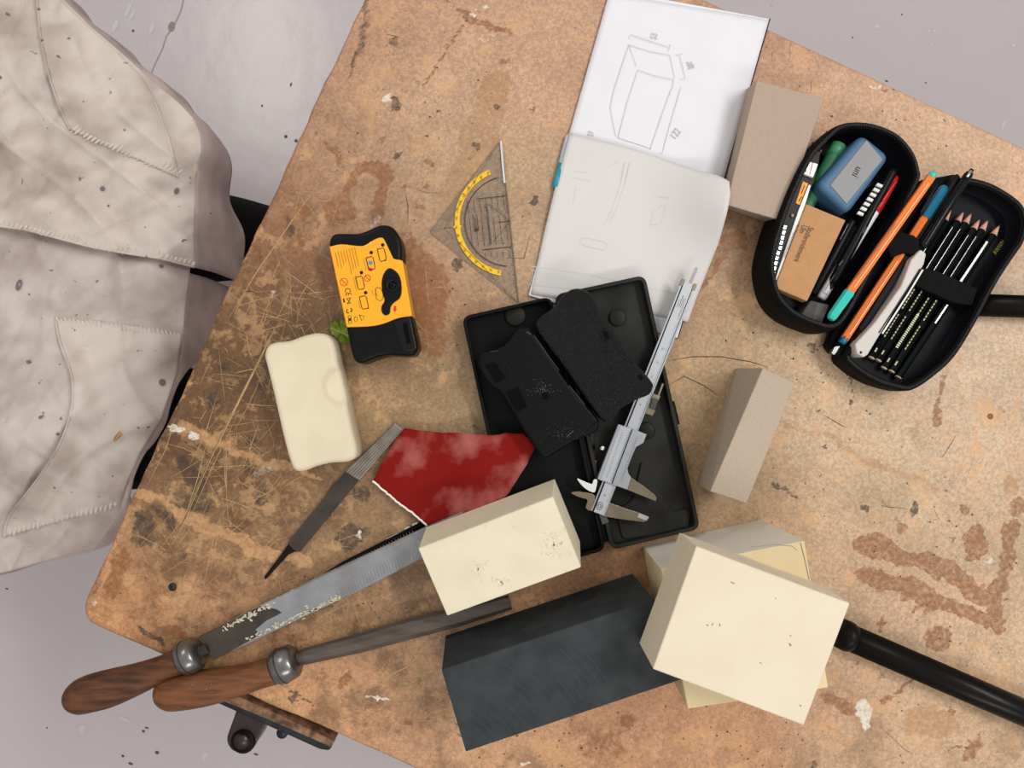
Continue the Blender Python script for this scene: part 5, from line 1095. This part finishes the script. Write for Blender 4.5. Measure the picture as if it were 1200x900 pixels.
# pockets
def patch(name, outline4, n, k, lift, m, hbase, lip=None):
    g = coons(*outline4, n, k)
    def hf(x, y): return hbase(x, y)+lift+(lip(x, y) if lip else 0)
    return link(name, grid_sheet(g, hf, .0012), m, per, True), g, hf
opL = smooth_curve([(65, 372), (70, 400), (84, 440), (84, 478), (70, 520), (45, 560), (12, 603), (4, 629)], 4, False)
def lipL(x, y):
    d = min(math.hypot(x-a, y-b) for a, b in opL); e = 1 if 385 < y < 622 else 0; return (.016+.022*ss(500, 580, y))*math.exp(-(d/26)**2)*math.sin(math.pi*min(1, max(0, (y-372)/255)))**.7
pk2 = patch('pocket', ([(65, 372), (120, 377), (170, 384), (213, 391)], [(4, 629), (50, 616), (100, 603), (139, 592)], opL, [(213, 391), (206, 440), (189, 490), (164, 530), (149, 565), (139, 592)]), 40, 50, .0025, MW, lo_h, lipL)
opU = smooth_curve([(40, -30), (44, 5), (48, 45), (58, 90), (70, 125), (82, 152)], 4, False)
def lipU(x, y):
    d = min(math.hypot(x-a, y-b) for a, b in opU); return .012*math.exp(-(d/22)**2)*ss(160, 110, y)
pk1 = patch('pocket', ([(40, -30), (75, 4), (105, 33), (139, 63)], [(82, 152), (120, 170), (165, 188), (209, 208)], opU, [(139, 63), (165, 92), (182, 120), (197, 160), (209, 208)]), 36, 40, .0025, MW, up_h, lipU)
def seam(name, pl, hf, gap=5.2, ln_=5, wd=.0016, side=1):
    """row of puckers along a seam with the thread line beside it"""
    cv = resample(pl, 2+int(sum(math.hypot(b[0]-a[0], b[1]-a[1]) for a, b in zip(pl[:-1], pl[1:]))/gap)); parts = bmesh.new()
    for i in range(1, len(cv)):
        a, b = Vector(cv[i-1]), Vector(cv[i]); t = (b-a).normalized(); nrm = Vector((t.y, -t.x))*side; c = (a+b)/2+nrm*ln_*.6
        q = P(c.x, c.y, hf(c.x, c.y)); q2 = P(c.x+nrm.x+t.x*.5, c.y+nrm.y+t.y*.5, hf(c.x, c.y)); d = (q2-q); d.z = 0; d.normalize(); L_ = ln_*.0012*random.uniform(.7, 1.3)
        mt = Matrix.Translation(q) @ Matrix.Rotation(math.atan2(d.y, d.x), 4, 'Z') @ Matrix.Diagonal((L_, wd*random.uniform(.9, 1.5), .0008, 1))
        bmesh.ops.create_icosphere(parts, subdivisions=2, radius=1, matrix=mt)
    me = bpy.data.meshes.new('m'); parts.to_mesh(me); parts.free(); o = link(name, me, MSt, per, True); o['kind'] = 'stuff'; return o
seam('seam_puckers', B1[1:], lambda x, y: up_h(x, y)+.0003, 5.5, 5)
seam('seam_puckers', [(65, 372), (120, 377), (170, 384), (213, 391)], lambda x, y: pk2[2](x, y)-.0002, 5, 5, side=-1)
seam('seam_puckers', [(4, 629), (50, 616), (100, 603), (139, 592)], lambda x, y: pk2[2](x, y)-.0002, 6, 6)
seam('seam_puckers', [(84, 153), (120, 170), (165, 188), (209, 208)], lambda x, y: pk1[2](x, y)-.0002, 5.4, 7)
def cord(name, pl, hf, r, m): return link(name, tube_me([P(x, y, hf(x, y)) for x, y in resample(pl, 50)], r, 6), m, per, True)
cord('hem_edge', B1, lambda x, y: up_h(x, y)-.0005, .0018, MW); cord('pocket_edge', opL, lambda x, y: pk2[2](x, y), .0014, MW); cord('pocket_edge', opU, lambda x, y: pk1[2](x, y), .0014, MW)
cord('seam_line', [(139, 63), (165, 92), (182, 120), (197, 160), (209, 208)], lambda x, y: pk1[2](x, y), .0012, MW)
thd = mat('thread_dark', (150, 138, 126), .95)
strips('stitching', [([(x, y), (x+3, y+.8)], .5) for x, y in [(10+i*5, 262+i*1.05) for i in range(42)]]+[([(88+.0*i, 392+i*5), (88, 395+i*5)], .5) for i in range(8)], lambda x, y: Hc(x, y)+.020, thd, per, True).hide_render = False
bpy.data.objects.remove(bpy.data.objects['stitching'])
st_ = []
for cx, cy, rx, ry in ((120, 221, 3, 3), (207, 224, 3, 4), (22, 334, 3.5, 7), (34, 345, 1.2, 1.2), (190, 448, 4, 4), (127, 241, 1.5, 1.5), (247, 250, 1, 1), (189, 312, 3, 2)): st_.append(ell(cx, cy, rx, ry, 10, .3))
discs('ink_stain', st_, lambda x, y: (up_h(x, y) if y < 290 else (pk2[2](x, y) if y > 400 else lo_h(x, y)))+.0016, mat('ink_stain', (120, 112, 118), .95), per)
discs('ochre_stain', [[(134, 512), (140, 505), (143, 508), (139, 514), (133, 518)]], lambda x, y: pk2[2](x, y)+.001, mat('ochre', (190, 150, 96), .95), per)
# legs in black trousers and shoes
def limb(name, pts, rad, m, n=20): return link(name, tube_me([Vector(p) for p in smooth_curve([tuple(p) for p in pts], 6, False)], [q[0] for q in smooth_curve([(r, 0) for r in rad], 6, False)], n), m, per, True)
MSk = mat('black_shoe', (20, 19, 19), .4)
for (kx, ky, fx, fy) in ((150, 262, 318, 285), (140, 500, 285, 530)):
    hip = P(-260, 150 if ky < 300 else 470, -.345); knee = P(kx, ky, -.44); ank = P(fx, fy, -.78); 
    limb('trouser_leg', [hip, (hip+knee)/2, knee+Vector((-.02, 0, .0)), knee+Vector((.035, 0, -.10)), (knee+ank)/2+Vector((.02, 0, -.03)), ank], [.064, .066, .072, .080, .080, .074] if ky < 300 else [.064, .07, .10, .105, .095, .08], MBlk)
    f0 = Vector((ank.x-.06, ank.y, .0)); V = []; Fs = []; prof = [(0, .028, .075), (.03, .036, .085), (.09, .040, .080), (.16, .043, .055), (.22, .046, .045), (.26, .040, .036), (.285, .022, .024)]; n = 16
    for t, wx, hz in prof:
        for i in range(n): a = 2*math.pi*i/n; V.append((f0.x+t, f0.y+math.cos(a)*wx, max(.0, hz/2+math.sin(a)*hz/2)))
    for l in range(len(prof)-1):
        for i in range(n): j = (i+1) % n; Fs.append([l*n+i, l*n+j, (l+1)*n+j, (l+1)*n+i])
    Fs += [list(range(n)), list(range((len(prof)-1)*n, len(prof)*n))]
    link('shoe', mesh(V, Fs), MSk, per, True)
# torso, sleeves and head rise outside the frame
hipc = P(-300, 330, -.30)
def loft(name, secs, m, n=28):
    V = []; Fs = []
    for (cx, cy, cz, rx, ry) in secs:
        for i in range(n): a = 2*math.pi*i/n; V.append((cx+rx*math.cos(a), cy+ry*math.sin(a), cz))
    for l in range(len(secs)-1):
        for i in range(n): j = (i+1) % n; Fs.append([l*n+i, l*n+j, (l+1)*n+j, (l+1)*n+i])
    Fs += [list(range(n)), list(range((len(secs)-1)*n, len(secs)*n))]
    return link(name, mesh(V, Fs), m, per, True)
bx, by = hipc.x+.02, hipc.y; z0 = .47
loft('coat_body', [(bx, by, z0, .17, .20), (bx+.01, by, z0+.08, .18, .21), (bx, by, z0+.22, .145, .185), (bx-.01, by, z0+.40, .15, .205), (bx-.02, by, z0+.52, .135, .215), (bx-.03, by, z0+.58, .10, .17), (bx-.03, by, z0+.62, .062, .075)], MW)
loft('neck', [(bx-.03, by, z0+.60, .055, .055), (bx-.015, by, z0+.70, .052, .052)], mat('skin', (206, 160, 136), .6))
hd = loft('head', [(bx-.01, by, z0+.665, .045, .035), (bx+.005, by, z0+.69, .072, .052), (bx+.0, by, z0+.73, .088, .066), (bx-.005, by, z0+.78, .098, .075), (bx-.01, by, z0+.83, .095, .074), (bx-.015, by, z0+.87, .075, .06), (bx-.015, by, z0+.892, .035, .03)], MC['skin'])
loft('hair', [(bx-.04, by, z0+.75, .068, .074), (bx-.025, by, z0+.81, .090, .081), (bx-.018, by, z0+.86, .088, .073), (bx-.016, by, z0+.89, .062, .052), (bx-.016, by, z0+.903, .02, .018)], mat('brown_hair', (70, 48, 34), .8, bump=.6, bscale=200))
for s in (-1, 1):
    boxw('eye', (bx+.086, by+s*.03, z0+.785), .008, .018, .008, 0, mat('eye_dark', (40, 30, 26), .3), hd, .003)
    link('ear', lathe_me(Vector((bx-.005, by+s*.070, z0+.775)), Vector((bx-.005, by+s*.084, z0+.778)), [(0, .018), (.6, .024), (1, .016)], 12), MC['skin'], hd, True)
link('nose', lathe_me(Vector((bx+.088, by, z0+.79)), Vector((bx+.104, by, z0+.750)), [(0, .006), (.7, .011), (1, .008)], 10), MC['skin'], hd, True)
boxw('mouth', (bx+.083, by, z0+.722), .010, .040, .007, 0, mat('lips', (168, 96, 86), .5), hd, .003)
for s in (-1, 1):
    sh = Vector((bx-.02, by+s*.19, z0+.52)); el_ = Vector((bx-.06, by+s*.27, z0+.26)); wr_ = Vector((bx+.02, by+s*.26, z0+.04))
    limb('sleeve', [sh, (sh+el_)/2, el_, (el_+wr_)/2, wr_], [.068, .060, .054, .050, .046], MW)
    link('hand', tube_me([wr_+Vector((0, 0, .02)), wr_-Vector((0, 0, .03)), wr_+Vector((.01, 0, -.07)), wr_+Vector((.014, 0, -.10))], [.027, .030, .036, .030], 14), MC['skin'], per, True)
    for q, (o_, l) in enumerate(((-.024, .062), (-.008, .072), (.008, .068), (.023, .054))):
        b0 = wr_+Vector((.012+o_, 0, -.095)); link('finger', tube_me([b0, b0+Vector((.002, -s*.006, -l*.5)), b0+Vector((.0, -s*.018, -l))], [.0095, .009, .006], 10), MC['skin'], per, True)
    b0 = wr_+Vector((.035, 0, -.045)); link('thumb', tube_me([b0, b0+Vector((.022, -s*.006, -.022)), b0+Vector((.026, -s*.012, -.05))], [.012, .0105, .007], 10), MC['skin'], per, True)
stl = thing('stool', 'round wooden stool beneath the seated person left of the bench', 'stool', (bx, by, 0))
lathe('seat', Vector((bx, by, z0-.045)), Vector((bx, by, z0-.004)), [(0, .165), (.2, .175), (.8, .175), (1, .165)], M_leg, stl, 32)
for k in range(4):
    a = math.pi/4+k*math.pi/2; lathe('leg', Vector((bx+.19*math.cos(a), by+.19*math.sin(a), 0)), Vector((bx+.12*math.cos(a), by+.12*math.sin(a), z0-.045)), [(0, .016), (1, .018)], M_leg, stl, 12)
